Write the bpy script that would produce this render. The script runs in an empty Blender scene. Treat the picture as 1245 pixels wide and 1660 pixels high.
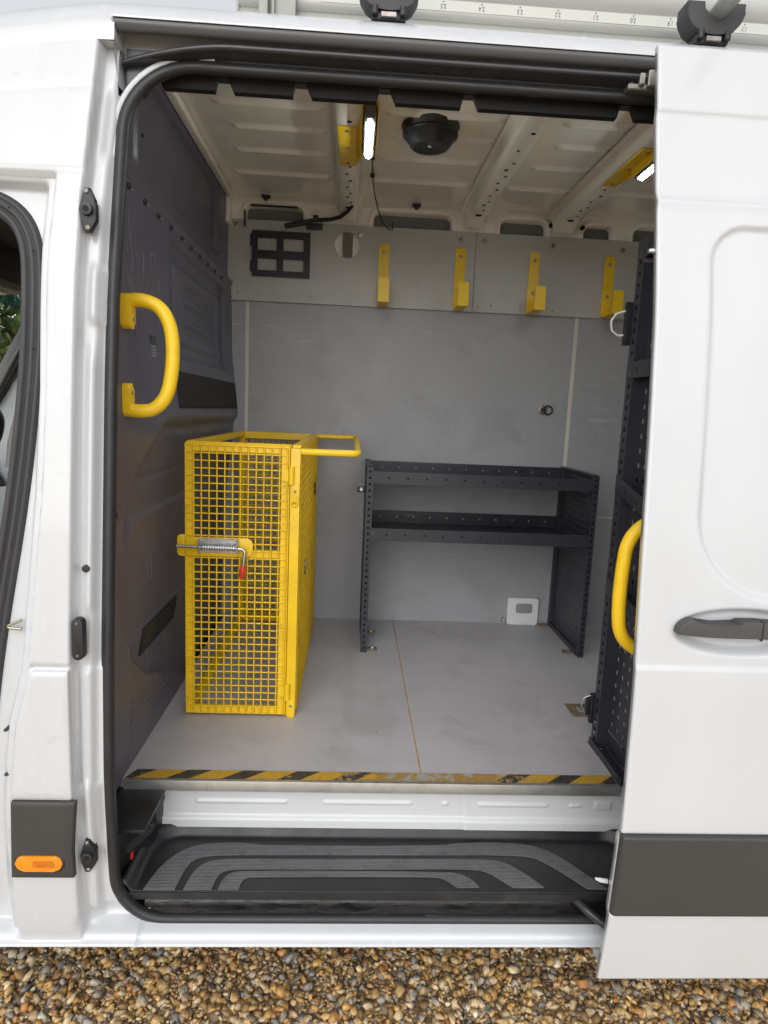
import bpy, bmesh, math, random
import numpy as np
from mathutils import Vector, Matrix

random.seed(11)
rng = np.random.default_rng(11)
R = math.radians
scene = bpy.context.scene
COL = scene.collection

# ------------------------------------------------------------------ camera
cam = bpy.data.cameras.new('camera')
cam.sensor_fit = 'VERTICAL'
cam.sensor_height = 36.0
cam.lens = 22.84
cam.clip_start = 0.02
cam.clip_end = 400
co = bpy.data.objects.new('camera', cam)
COL.objects.link(co)
pitch, yaw, roll = R(8.846), R(2.987), R(2.479)
fw = Vector((math.sin(yaw) * math.cos(pitch), math.cos(yaw) * math.cos(pitch), -math.sin(pitch)))
rt0 = Vector((math.cos(yaw), -math.sin(yaw), 0))
up0 = rt0.cross(fw)
rt = rt0 * math.cos(roll) + up0 * math.sin(roll)
up = up0 * math.cos(roll) - rt0 * math.sin(roll)
co.matrix_world = Matrix(((rt.x, up.x, -fw.x, -0.0686), (rt.y, up.y, -fw.y, -1.5481), (rt.z, up.z, -fw.z, 1.8322), (0, 0, 0, 1)))
scene.camera = co

# ------------------------------------------------------------------ sky, sun, exposure (bright overcast day)
SUN_EL, SUN_ROT = R(36), R(195)
world = bpy.data.worlds.new('World')
scene.world = world
world.use_nodes = True
wn = world.node_tree
wn.nodes.clear()
sky = wn.nodes.new('ShaderNodeTexSky')
sky.sky_type = 'NISHITA'
sky.sun_disc = False
sky.sun_elevation = SUN_EL
sky.sun_rotation = SUN_ROT
sky.air_density = 1.0
sky.dust_density = 1.5
sky.ozone_density = 1.0
hs = wn.nodes.new('ShaderNodeHueSaturation')
hs.inputs['Saturation'].default_value = 0.12
bg = wn.nodes.new('ShaderNodeBackground')
bg.inputs['Strength'].default_value = 0.15
wo = wn.nodes.new('ShaderNodeOutputWorld')
wn.links.new(sky.outputs[0], hs.inputs['Color'])
wn.links.new(hs.outputs[0], bg.inputs['Color'])
wn.links.new(bg.outputs[0], wo.inputs[0])
sl = bpy.data.lights.new('sun', 'SUN')
sl.energy = 0.7
sl.angle = R(90)
sl.color = (1.0, 0.97, 0.93)
so = bpy.data.objects.new('sun', sl)
COL.objects.link(so)
sd = Vector((math.sin(SUN_ROT) * math.cos(SUN_EL), math.cos(SUN_ROT) * math.cos(SUN_EL), math.sin(SUN_EL)))
so.rotation_euler = sd.to_track_quat('Z', 'Y').to_euler()
scene.view_settings.view_transform = 'Standard'
scene.view_settings.look = 'None'
scene.view_settings.gamma = 1
scene.view_settings.exposure = 0.6

# ------------------------------------------------------------------ materials
MATS = {}


def mat(name, col, rough=0.5, metal=0.0, coat=0.0, var=0.0, vscale=6.0, bump=0.0, bscale=300.0, rvar=0.0,
        scuff=None, scuff_amt=0.0, scuff_scale=5.0, dirt=None, dirt_amt=0.0, dirt_scale=3.0, spec=0.5,
        emit=None, estr=0.0, trans=0.0, aniso=(1, 1, 1)):
    m = bpy.data.materials.new(name)
    m.use_nodes = True
    nt = m.node_tree
    N, L = nt.nodes, nt.links
    b = N['Principled BSDF']
    b.inputs['Base Color'].default_value = (*col, 1)
    b.inputs['Roughness'].default_value = rough
    b.inputs['Metallic'].default_value = metal
    b.inputs['Specular IOR Level'].default_value = spec
    if coat:
        b.inputs['Coat Weight'].default_value = coat
        b.inputs['Coat Roughness'].default_value = 0.06
    if trans:
        b.inputs['Transmission Weight'].default_value = trans
    if emit:
        b.inputs['Emission Color'].default_value = (*emit, 1)
        b.inputs['Emission Strength'].default_value = estr
    tc = N.new('ShaderNodeTexCoord')
    mp = N.new('ShaderNodeMapping')
    mp.inputs['Scale'].default_value = aniso
    L.new(tc.outputs['Object'], mp.inputs[0])
    cur = None

    def noise(scale, detail=5, rough_=0.6, dist=0.0):
        n = N.new('ShaderNodeTexNoise')
        n.inputs['Scale'].default_value = scale
        n.inputs['Detail'].default_value = detail
        n.inputs['Roughness'].default_value = rough_
        n.inputs['Distortion'].default_value = dist
        L.new(mp.outputs[0], n.inputs['Vector'])
        return n

    def rng_(sock, a, b_, c=0.0, d=1.0):
        r = N.new('ShaderNodeMapRange')
        r.inputs[1].default_value = a
        r.inputs[2].default_value = b_
        r.inputs[3].default_value = c
        r.inputs[4].default_value = d
        L.new(sock, r.inputs[0])
        return r.outputs[0]

    def mix(fac, c1, c2):
        x = N.new('ShaderNodeMix')
        x.data_type = 'RGBA'
        L.new(fac, x.inputs[0])
        for i, c in ((6, c1), (7, c2)):
            if isinstance(c, tuple):
                x.inputs[i].default_value = (*c, 1)
            else:
                L.new(c, x.inputs[i])
        return x.outputs[2]

    if var:
        f = rng_(noise(vscale).outputs[0], 0.3, 0.7)
        cur = mix(f, tuple(max(0, c * (1 - var)) for c in col), tuple(min(1, c * (1 + var)) for c in col))
    if dirt:
        f = rng_(noise(dirt_scale, 8, 0.65, 0.6).outputs[0], 0.52, 0.75, 0, dirt_amt)
        cur = mix(f, cur or col, dirt)
    if scuff:
        n1 = noise(scuff_scale, 3, 0.5, 0.4)
        mp2 = N.new('ShaderNodeMapping')
        mp2.inputs['Rotation'].default_value = (0.5, 0.4, 0.7)
        mp2.inputs['Scale'].default_value = (6, 90, 40)
        L.new(tc.outputs['Object'], mp2.inputs[0])
        n2 = N.new('ShaderNodeTexNoise')
        n2.inputs['Scale'].default_value = 1.0
        n2.inputs['Detail'].default_value = 4
        L.new(mp2.outputs[0], n2.inputs['Vector'])
        a = rng_(n1.outputs[0], 0.58, 0.70)
        c = rng_(n2.outputs[0], 0.60, 0.68)
        mu = N.new('ShaderNodeMath')
        mu.operation = 'MULTIPLY'
        L.new(a, mu.inputs[0])
        L.new(c, mu.inputs[1])
        f = rng_(mu.outputs[0], 0, 1, 0, scuff_amt)
        cur = mix(f, cur or col, scuff)
    if cur is not None:
        L.new(cur, b.inputs['Base Color'])
    if rvar:
        L.new(rng_(noise(vscale * 2.3).outputs[0], 0.3, 0.7, max(0.02, rough - rvar), rough + rvar), b.inputs['Roughness'])
    if bump:
        bp = N.new('ShaderNodeBump')
        bp.inputs['Strength'].default_value = bump
        bp.inputs['Distance'].default_value = 0.002
        L.new(noise(bscale, 2).outputs[0], bp.inputs['Height'])
        L.new(bp.outputs[0], b.inputs['Normal'])
    MATS[name] = m
    return m


WHITE = mat('white_paint', (0.545, 0.562, 0.585), 0.24, coat=0.4, var=0.03, vscale=3, dirt=(0.42, 0.38, 0.31), dirt_amt=0.12, dirt_scale=7, rvar=0.05, aniso=(2.5, 2.5, 0.6), scuff=(0.30, 0.26, 0.20), scuff_amt=0.25, scuff_scale=9)
WDOOR = mat('white_door_paint', (0.545, 0.562, 0.585), 0.22, coat=0.4, var=0.03, vscale=2, dirt=(0.46, 0.44, 0.40), dirt_amt=0.06, dirt_scale=6, rvar=0.05, aniso=(2.0, 2.0, 0.5))
INNER = mat('inner_paint', (0.88, 0.85, 0.79), 0.22, coat=0.6, var=0.04, vscale=3, dirt=(0.45, 0.40, 0.33), dirt_amt=0.25, dirt_scale=5)
RISER = mat('riser_paint', (0.57, 0.585, 0.60), 0.3, var=0.03, vscale=4, dirt=(0.5, 0.47, 0.42), dirt_amt=0.3, dirt_scale=8)
LINING = mat('grey_lining_board', (0.325, 0.33, 0.35), 0.48, var=0.05, vscale=2.5, rvar=0.07, scuff=(0.5, 0.5, 0.5), scuff_amt=0.5, scuff_scale=4, dirt=(0.15, 0.14, 0.135), dirt_amt=0.35, dirt_scale=3.2, bump=0.05, bscale=500)
UPANEL = mat('upper_lining_board', (0.44, 0.43, 0.415), 0.42, var=0.04, vscale=2.5, dirt=(0.22, 0.20, 0.18), dirt_amt=0.25, dirt_scale=4, bump=0.05, bscale=500)
RECESS = mat('bare_grey_panel', (0.17, 0.168, 0.165), 0.6, var=0.08)
TABM = mat('matt_black_trim', (0.016, 0.016, 0.017), 0.75, var=0.1, spec=0.2)
STRIP = mat('joint_strip', (0.55, 0.53, 0.48), 0.5, var=0.05)
ANTH = mat('anthracite_steel', (0.030, 0.032, 0.042), 0.38, var=0.12, vscale=14, rvar=0.08, scuff=(0.22, 0.21, 0.2), scuff_amt=0.6, scuff_scale=7)
BULK = mat('bulkhead_plastic', (0.094, 0.090, 0.124), 0.36, var=0.08, vscale=3, rvar=0.05, scuff=(0.26, 0.25, 0.27), scuff_amt=0.3, scuff_scale=3.5, bump=0.06, bscale=420)
BULKD = mat('bulkhead_patch', (0.016, 0.014, 0.013), 0.75, var=0.25, vscale=25, bump=0.3, bscale=600)
YEL = mat('yellow_powder_coat', (0.83, 0.54, 0.012), 0.36, var=0.07, vscale=9, scuff=(0.10, 0.06, 0.03), scuff_amt=0.85, scuff_scale=11, dirt=(0.45, 0.24, 0.02), dirt_amt=0.35, dirt_scale=14, bump=0.05, bscale=250)
YGRIP = mat('yellow_plastic', (0.87, 0.565, 0.012), 0.40, var=0.04, vscale=12, dirt=(0.5, 0.28, 0.03), dirt_amt=0.35, dirt_scale=16, bump=0.08, bscale=300)
RUBBER = mat('black_rubber', (0.021, 0.021, 0.023), 0.46, var=0.12, vscale=8, rvar=0.1, scuff=(0.25, 0.24, 0.23), scuff_amt=0.3, scuff_scale=9)
RUBG = mat('grey_rubber', (0.036, 0.036, 0.038), 0.55, var=0.1, vscale=10)
BLKPL = mat('black_plastic', (0.016, 0.016, 0.018), 0.42, var=0.15, vscale=10, rvar=0.1, dirt=(0.06, 0.055, 0.05), dirt_amt=0.35, dirt_scale=6)
BLKGL = mat('black_rail_paint', (0.030, 0.030, 0.036), 0.30, var=0.15, vscale=9, rvar=0.06, dirt=(0.08, 0.07, 0.06), dirt_amt=0.3, dirt_scale=10)
RAILG = mat('grey_rail_strip', (0.085, 0.085, 0.09), 0.35, var=0.1, vscale=12, aniso=(0.2, 1, 12), dirt=(0.03, 0.028, 0.025), dirt_amt=0.5, dirt_scale=9)
CLAD = mat('grey_cladding', (0.046, 0.045, 0.045), 0.46, var=0.06, vscale=5, bump=0.12, bscale=700)
STEPB = mat('step_tray_plastic', (0.015, 0.016, 0.018), 0.40, var=0.15, vscale=7, rvar=0.08, bump=0.1, bscale=500, dirt=(0.07, 0.065, 0.06), dirt_amt=0.3, dirt_scale=8)
ALU = mat('aluminium', (0.62, 0.62, 0.60), 0.42, metal=0.85, var=0.08, vscale=12, rvar=0.08, dirt=(0.35, 0.33, 0.3), dirt_amt=0.4, dirt_scale=8)
ALUW = mat('weathered_aluminium', (0.45, 0.455, 0.44), 0.5, metal=0.25, var=0.06, vscale=5, dirt=(0.33, 0.33, 0.30), dirt_amt=0.4, dirt_scale=3, aniso=(0.3, 1, 4))
ALUD = mat('aluminium_groove', (0.32, 0.325, 0.305), 0.55, metal=0.2, var=0.06, vscale=5)
GALV = mat('galvanised_steel', (0.55, 0.56, 0.57), 0.34, metal=0.9, var=0.15, vscale=40, rvar=0.1)
RUSTG = mat('rusty_galvanised_tube', (0.42, 0.43, 0.41), 0.45, metal=0.6, var=0.15, vscale=18, dirt=(0.20, 0.09, 0.045), dirt_amt=0.9, dirt_scale=6)
RUST = mat('rusty_plate', (0.21, 0.165, 0.115), 0.6, metal=0.3, var=0.3, vscale=40, dirt=(0.13, 0.06, 0.025), dirt_amt=0.8, dirt_scale=25)
ZINC = mat('zinc_screw', (0.30, 0.28, 0.25), 0.4, metal=0.8, var=0.2, vscale=60)
DARK = mat('dark_void', (0.006, 0.006, 0.006), 0.8)
GRIME = mat('oily_grime', (0.013, 0.012, 0.011), 0.35, var=0.5, vscale=14, rvar=0.2, bump=0.6, bscale=45, aniso=(0.35, 1, 1.5))
TAPEW = mat('scale_tape', (0.50, 0.51, 0.47), 0.5, var=0.03)
INK = mat('ink', (0.07, 0.07, 0.07), 0.6)
RED = mat('red_plastic', (0.65, 0.035, 0.025), 0.35)
AMBER = mat('amber_lens', (0.85, 0.26, 0.01), 0.18, coat=0.5, var=0.08, vscale=60)
AMBERD = mat('amber_lens_core', (0.55, 0.15, 0.01), 0.3, var=0.3, vscale=160)
LEDM = mat('led_lens', (0.9, 0.95, 0.92), 0.3, emit=(0.90, 1.0, 0.95), estr=48.0)
LEDH = mat('lamp_housing', (0.13, 0.135, 0.125), 0.3, var=0.05)
WPL = mat('white_plastic', (0.68, 0.69, 0.69), 0.4, var=0.02)
GREYW = mat('grey_socket_window', (0.24, 0.25, 0.25), 0.35)
SEATM = mat('seat_fabric', (0.07, 0.072, 0.08), 0.85, var=0.15, vscale=30, bump=0.3, bscale=400)
SEATG = mat('light_seat_plastic', (0.24, 0.25, 0.26), 0.6, var=0.05)
HEADL = mat('headliner', (0.055, 0.05, 0.047), 0.85, var=0.05)
HEADB = mat('headliner_beige', (0.30, 0.27, 0.24), 0.8, var=0.05)
PILL = mat('pillar_trim', (0.26, 0.27, 0.27), 0.6, var=0.03)
LAMPC = mat('cab_lamp_lens', (0.75, 0.68, 0.55), 0.3)
WOOD = mat('fence_wood', (0.46, 0.31, 0.15), 0.75, var=0.2, vscale=4, aniso=(6, 6, 0.6))
BARK = mat('bark', (0.10, 0.075, 0.05), 0.9, var=0.3, vscale=8)
LEAF = mat('leaf', (0.075, 0.125, 0.03), 0.55, var=0.45, vscale=1.2)
GLASS = mat('windscreen_glass', (0.80, 0.9, 0.9), 0.02, trans=1.0)
GLASS.node_tree.nodes['Principled BSDF'].inputs['IOR'].default_value = 1.02
TINT = mat('tinted_glass_band', (0.10, 0.22, 0.33), 0.05, trans=0.8)
TINT.node_tree.nodes['Principled BSDF'].inputs['IOR'].default_value = 1.02
BRASS = mat('brass_striker', (0.42, 0.38, 0.29), 0.35, metal=0.9)
SEAM = mat('seam_filler', (0.40, 0.28, 0.13), 0.7, var=0.3, vscale=30)

# floor: phenolic board with a fine wire-mesh print and scuffs
FLOOR = mat('floor_board', (0.43, 0.415, 0.435), 0.40, var=0.06, vscale=3, rvar=0.06, scuff=(0.5, 0.48, 0.46), scuff_amt=0.35, scuff_scale=5, dirt=(0.24, 0.215, 0.195), dirt_amt=0.5, dirt_scale=4.6)
nt = FLOOR.node_tree
_b = nt.nodes['Principled BSDF']
_tc = nt.nodes.new('ShaderNodeTexCoord')
_w1 = nt.nodes.new('ShaderNodeTexVoronoi')
_w1.inputs['Scale'].default_value = 170
_bp = nt.nodes.new('ShaderNodeBump')
_bp.inputs['Strength'].default_value = 0.35
_bp.inputs['Distance'].default_value = 0.001
nt.links.new(_tc.outputs['Object'], _w1.inputs['Vector'])
nt.links.new(_w1.outputs['Distance'], _bp.inputs['Height'])
nt.links.new(_bp.outputs[0], _b.inputs['Normal'])


def hazard_material():
    m = bpy.data.materials.new('hazard_tape')
    m.use_nodes = True
    nt = m.node_tree
    N, L = nt.nodes, nt.links
    b = N['Principled BSDF']
    b.inputs['Roughness'].default_value = 0.5
    tc = N.new('ShaderNodeTexCoord')
    sp = N.new('ShaderNodeSeparateXYZ')
    L.new(tc.outputs['Object'], sp.inputs[0])

    def math_(op, a, b_=None, c=None):
        n = N.new('ShaderNodeMath')
        n.operation = op
        for i, v in enumerate((a, b_, c)):
            if v is None:
                continue
            if isinstance(v, (int, float)):
                n.inputs[i].default_value = v
            else:
                L.new(v, n.inputs[i])
        return n.outputs[0]
    s = math_('SUBTRACT', sp.outputs[0], math_('MULTIPLY', sp.outputs[1], 1.25))
    fr = math_('FRACT', math_('DIVIDE', math_('ADD', s, 20.062), 0.168))
    stripe = math_('GREATER_THAN', fr, 0.57)

    def noise(scale, det=6):
        n = N.new('ShaderNodeTexNoise')
        n.inputs['Scale'].default_value = scale
        n.inputs['Detail'].default_value = det
        n.inputs['Roughness'].default_value = 0.7
        L.new(tc.outputs['Object'], n.inputs['Vector'])
        return n.outputs[0]

    def mix(f, a, b_):
        x = N.new('ShaderNodeMix')
        x.data_type = 'RGBA'
        L.new(f, x.inputs[0])
        for i, c in ((6, a), (7, b_)):
            if isinstance(c, tuple):
                x.inputs[i].default_value = (*c, 1)
            else:
                L.new(c, x.inputs[i])
        return x.outputs[2]
    base = mix(stripe, (0.52, 0.30, 0.02), (0.022, 0.022, 0.02))
    # the middle of the step is worn: black print gone first, then the tape
    mid = math_('SUBTRACT', 1.0, math_('MULTIPLY', math_('ABSOLUTE', math_('SUBTRACT', sp.outputs[0], 0.22)), 2.4))
    mid = math_('MAXIMUM', math_('MINIMUM', mid, 1.0), 0.0)
    w1 = math_('GREATER_THAN', math_('ADD', noise(16), math_('MULTIPLY', mid, 0.34)), 0.62)
    ochre = mix(noise(70), (0.20, 0.11, 0.025), (0.50, 0.30, 0.07))
    c1 = mix(w1, base, ochre)
    w2 = math_('GREATER_THAN', math_('ADD', noise(26), math_('MULTIPLY', mid, 0.16)), 0.66)
    c2 = mix(w2, c1, (0.34, 0.33, 0.31))
    gr = N.new('ShaderNodeMapRange')
    gr.inputs[1].default_value = .35
    gr.inputs[2].default_value = .7
    gr.inputs[3].default_value = 0.0
    gr.inputs[4].default_value = .30
    L.new(noise(45), gr.inputs[0])
    c2 = mix(gr.outputs[0], c2, (0.20, 0.17, 0.13))
    L.new(c2, b.inputs['Base Color'])
    return m


HAZ = hazard_material()


def stone_material():
    m = bpy.data.materials.new('gravel_stone')
    m.use_nodes = True
    nt = m.node_tree
    N, L = nt.nodes, nt.links
    b = N['Principled BSDF']
    b.inputs['Roughness'].default_value = 0.48
    at = N.new('ShaderNodeVertexColor')
    at.layer_name = 'stone_colour'
    tc = N.new('ShaderNodeTexCoord')
    n = N.new('ShaderNodeTexNoise')
    n.inputs['Scale'].default_value = 90
    n.inputs['Detail'].default_value = 5
    L.new(tc.outputs['Object'], n.inputs['Vector'])
    r = N.new('ShaderNodeMapRange')
    r.inputs[1].default_value = 0.3
    r.inputs[2].default_value = 0.7
    r.inputs[3].default_value = 0.6
    r.inputs[4].default_value = 1.3
    L.new(n.outputs[0], r.inputs[0])
    x = N.new('ShaderNodeMix')
    x.data_type = 'RGBA'
    x.blend_type = 'MULTIPLY'
    x.inputs[0].default_value = 1.0
    L.new(at.outputs[0], x.inputs[6])
    L.new(r.outputs[0], x.inputs[7])
    L.new(x.outputs[2], b.inputs['Base Color'])
    return m


STONE = stone_material()


def gravel_ground_material():
    m = bpy.data.materials.new('gravel_ground')
    m.use_nodes = True
    nt = m.node_tree
    N, L = nt.nodes, nt.links
    b = N['Principled BSDF']
    b.inputs['Roughness'].default_value = 0.7
    tc = N.new('ShaderNodeTexCoord')
    v = N.new('ShaderNodeTexVoronoi')
    v.inputs['Scale'].default_value = 38
    L.new(tc.outputs['Object'], v.inputs['Vector'])
    cr = N.new('ShaderNodeValToRGB')
    cr.color_ramp.elements[0].color = (0.20, 0.15, 0.09, 1)
    cr.color_ramp.elements[1].color = (0.66, 0.52, 0.35, 1)
    e = cr.color_ramp.elements.new(0.5)
    e.color = (0.50, 0.37, 0.22, 1)
    L.new(v.outputs['Color'], cr.inputs[0])
    L.new(cr.outputs[0], b.inputs['Base Color'])
    bp = N.new('ShaderNodeBump')
    bp.inputs['Distance'].default_value = 0.01
    bp.inputs['Strength'].default_value = 1
    bp.invert = True
    L.new(v.outputs['Distance'], bp.inputs['Height'])
    L.new(bp.outputs[0], b.inputs['Normal'])
    return m


GROUND = gravel_ground_material()

# ------------------------------------------------------------------ mesh helpers
ROOTLOC = {}


def rootloc(p):
    while p is not None and p.parent is not None:
        p = p.parent
    return ROOTLOC.get(p.name, Vector((0, 0, 0))) if p is not None else Vector((0, 0, 0))


def thing(name, label, cat, loc=(0, 0, 0), group=None):
    o = bpy.data.objects.new(name, None)
    COL.objects.link(o)
    o.location = loc
    o.empty_display_size = 0.1
    o['label'] = label
    o['category'] = cat
    if group:
        o['group'] = group
    ROOTLOC[o.name] = Vector(loc)
    return o


def link(name, me, material, parent=None, smooth=False, angle=None):
    me.materials.append(material)
    if smooth:
        me.polygons.foreach_set('use_smooth', [True] * len(me.polygons))
        if angle is not None:
            try:
                me.set_sharp_from_angle(angle=R(angle))
            except Exception:
                pass
    o = bpy.data.objects.new(name, me)
    COL.objects.link(o)
    if parent is not None:
        me.transform(Matrix.Translation(-rootloc(parent)))
        o.parent = parent
    me.update()
    return o


def raw(name, verts, faces, material, parent=None, smooth=False, angle=None, recalc=True):
    me = bpy.data.meshes.new(name)
    me.from_pydata([tuple(v) for v in verts], [], [tuple(f) for f in faces])
    if recalc:
        bm = bmesh.new()
        bm.from_mesh(me)
        bmesh.ops.recalc_face_normals(bm, faces=bm.faces)
        bm.to_mesh(me)
        bm.free()
    return link(name, me, material, parent, smooth, angle)


def frombm(name, bm, material, parent=None, smooth=False, angle=35):
    bmesh.ops.recalc_face_normals(bm, faces=bm.faces)
    me = bpy.data.meshes.new(name)
    bm.to_mesh(me)
    bm.free()
    return link(name, me, material, parent, smooth, angle)


def bm_box(bm, a, b, bevel=0.0, seg=2):
    vs = [bm.verts.new((x, y, z)) for x in (a[0], b[0]) for y in (a[1], b[1]) for z in (a[2], b[2])]
    fs = [(0, 1, 3, 2), (4, 6, 7, 5), (0, 4, 5, 1), (2, 3, 7, 6), (0, 2, 6, 4), (1, 5, 7, 3)]
    nf = [bm.faces.new([vs[i] for i in f]) for f in fs]
    if bevel:
        es = list({e for f in nf for e in f.edges})
        bmesh.ops.bevel(bm, geom=es, offset=bevel, segments=seg, affect='EDGES', profile=0.6)


def box(name, a, b, material, parent=None, bevel=0.0, seg=2):
    bm = bmesh.new()
    bm_box(bm, a, b, bevel, seg)
    return frombm(name, bm, material, parent, bool(bevel))


def boxes(name, lst, material, parent=None, bevel=0.0, seg=1):
    bm = bmesh.new()
    for a, b in lst:
        bm_box(bm, a, b, bevel, seg)
    return frombm(name, bm, material, parent, bool(bevel))


AX = {'x': lambda u, v, d: (d, u, v), 'y': lambda u, v, d: (u, d, v), 'z': lambda u, v, d: (u, v, d)}


def bm_prism(bm, pts, axis, d0, d1, bevel=0.0, seg=2):
    f = AX[axis]
    lo = [bm.verts.new(f(u, v, d0)) for u, v in pts]
    hi = [bm.verts.new(f(u, v, d1)) for u, v in pts]
    n = len(pts)
    a = bm.faces.new(lo)
    b = bm.faces.new(hi[::-1])
    for i in range(n):
        bm.faces.new((lo[i], hi[i], hi[(i + 1) % n], lo[(i + 1) % n]))
    if bevel:
        es = list(set(a.edges) | set(b.edges))
        bmesh.ops.bevel(bm, geom=es, offset=bevel, segments=seg, affect='EDGES', profile=0.6)


def prism(name, pts, axis, d0, d1, material, parent=None, bevel=0.0, smooth=True):
    bm = bmesh.new()
    bm_prism(bm, pts, axis, d0, d1, bevel)
    return frombm(name, bm, material, parent, smooth)


def rrect(u0, u1, v0, v1, r, n=6):
    if not isinstance(r, (tuple, list)):
        r = (r, r, r, r)
    out = []
    for (cx, cy, a0, rr) in ((u1 - r[0], v1 - r[0], 0, r[0]), (u0 + r[1], v1 - r[1], 90, r[1]), (u0 + r[2], v0 + r[2], 180, r[2]), (u1 - r[3], v0 + r[3], 270, r[3])):
        for i in range(n + 1):
            a = R(a0 + 90 * i / n)
            out.append((cx + rr * math.cos(a), cy + rr * math.sin(a)))
    return out


def circ(cu, cv, r, n=20, ry=None):
    ry = ry or r
    return [(cu + r * math.cos(2 * math.pi * i / n), cv + ry * math.sin(2 * math.pi * i / n)) for i in range(n)]


def bm_tube(bm, pts, r, seg=10, closed=False, cap=True, rot=0.0):
    P = [Vector(p) for p in pts]
    n = len(P)
    rs = r if isinstance(r, (list, tuple)) else [r] * n
    T = []
    for i in range(n):
        if closed:
            t = P[(i + 1) % n] - P[i - 1]
        else:
            t = P[min(i + 1, n - 1)] - P[max(i - 1, 0)]
        T.append(t.normalized())
    ref = Vector((0, 0, 1)) if abs(T[0].z) < 0.9 else Vector((1, 0, 0))
    nrm = (ref - T[0] * ref.dot(T[0])).normalized()
    rings = []
    for i in range(n):
        nrm = (nrm - T[i] * nrm.dot(T[i])).normalized()
        bn = T[i].cross(nrm)
        rings.append([bm.verts.new(P[i] + (nrm * math.cos(2 * math.pi * k / seg + rot) + bn * math.sin(2 * math.pi * k / seg + rot)) * rs[i]) for k in range(seg)])
    m = n if closed else n - 1
    for i in range(m):
        a, b = rings[i], rings[(i + 1) % n]
        for k in range(seg):
            bm.faces.new((a[k], a[(k + 1) % seg], b[(k + 1) % seg], b[k]))
    if cap and not closed:
        bm.faces.new(rings[0][::-1])
        bm.faces.new(rings[-1])


def tube(name, pts, r, material, parent=None, seg=10, closed=False):
    bm = bmesh.new()
    bm_tube(bm, pts, r, seg, closed)
    return frombm(name, bm, material, parent, True, 50)


def fillet(pts, r, n=6, closed=False):
    """round the corners of a 3D polyline"""
    P = [Vector(p) for p in pts]
    out = []
    N = len(P)
    for i in range(N):
        if not closed and i in (0, N - 1):
            out.append(P[i])
            continue
        a, b, c = P[i - 1], P[i], P[(i + 1) % N]
        rr = r[i] if isinstance(r, (list, tuple)) else r
        d1, d2 = (a - b).normalized(), (c - b).normalized()
        ang = d1.angle(d2)
        if ang > 3.1 or rr <= 0:
            out.append(b)
            continue
        t = min(rr / math.tan(ang / 2), (a - b).length * 0.49, (c - b).length * 0.49)
        p0, p1 = b + d1 * t, b + d2 * t
        for k in range(n + 1):
            s = k / n
            out.append(p0 * (1 - s) ** 2 + b * 2 * s * (1 - s) + p1 * s * s)
    return out


def chaikin3(pts, it=3):
    p = [Vector(q) for q in pts]
    for _ in range(it):
        q = [p[0]]
        for a, b in zip(p[:-1], p[1:]):
            q += [a * .75 + b * .25, a * .25 + b * .75]
        q.append(p[-1])
        p = q
    return p


def gridmesh(name, P, material, parent=None, keep=None, smooth=True):
    """P: (nu, nv, 3) array of points; keep: (nu-1, nv-1) bool"""
    nu, nv = P.shape[:2]
    idx = np.arange(nu * nv).reshape(nu, nv)
    q = np.stack([idx[:-1, :-1], idx[1:, :-1], idx[1:, 1:], idx[:-1, 1:]], -1)
    q = q[keep] if keep is not None else q.reshape(-1, 4)
    used = np.unique(q)
    re = np.full(nu * nv, -1)
    re[used] = np.arange(len(used))
    q = re[q]
    V = P.reshape(-1, 3)[used]
    me = bpy.data.meshes.new(name)
    me.vertices.add(len(V))
    me.vertices.foreach_set('co', V.astype(np.float32).ravel())
    me.loops.add(len(q) * 4)
    me.loops.foreach_set('vertex_index', q.astype(np.int32).ravel())
    me.polygons.add(len(q))
    me.polygons.foreach_set('loop_start', np.arange(0, len(q) * 4, 4, dtype=np.int32))
    me.polygons.foreach_set('loop_total', np.full(len(q), 4, dtype=np.int32))
    me.update(calc_edges=True)
    return link(name, me, material, parent, smooth)


def sstep(x):
    x = np.clip(x, 0, 1)
    return x * x * (3 - 2 * x)


def bumpf(x, c, w):
    return np.exp(-((x - c) / w) ** 2)


def sd_rbox(x, y, x0, x1, y0, y1, r):
    """signed distance to a rounded box, r may be (left_top, left_bottom, right)"""
    cx, cy = (x0 + x1) / 2, (y0 + y1) / 2
    rr = r if not isinstance(r, tuple) else np.where(x < cx, np.where(y > cy, r[0], r[1]), r[2])
    qx = np.abs(x - cx) - (x1 - x0) / 2 + rr
    qy = np.abs(y - cy) - (y1 - y0) / 2 + rr
    return np.minimum(np.maximum(qx, qy), 0) + np.hypot(np.maximum(qx, 0), np.maximum(qy, 0)) - rr


def inpoly(X, Y, poly):
    c = np.zeros(X.shape, bool)
    n = len(poly)
    for i in range(n):
        x0, y0 = poly[i]
        x1, y1 = poly[(i + 1) % n]
        cond = ((y0 > Y) != (y1 > Y)) & (X < (x1 - x0) * (Y - y0) / (y1 - y0 + 1e-12) + x0)
        c ^= cond
    return c


def smooth_interp(z, zs, ys):
    """monotone-ish smooth profile through control points"""
    d = np.linspace(zs[0], zs[-1], 400)
    y = np.interp(d, zs, ys)
    k = np.hanning(41)
    k /= k.sum()
    yp = np.pad(y, 20, mode='reflect', reflect_type='odd')
    return np.interp(z, d, np.convolve(yp, k, 'valid'))


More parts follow.
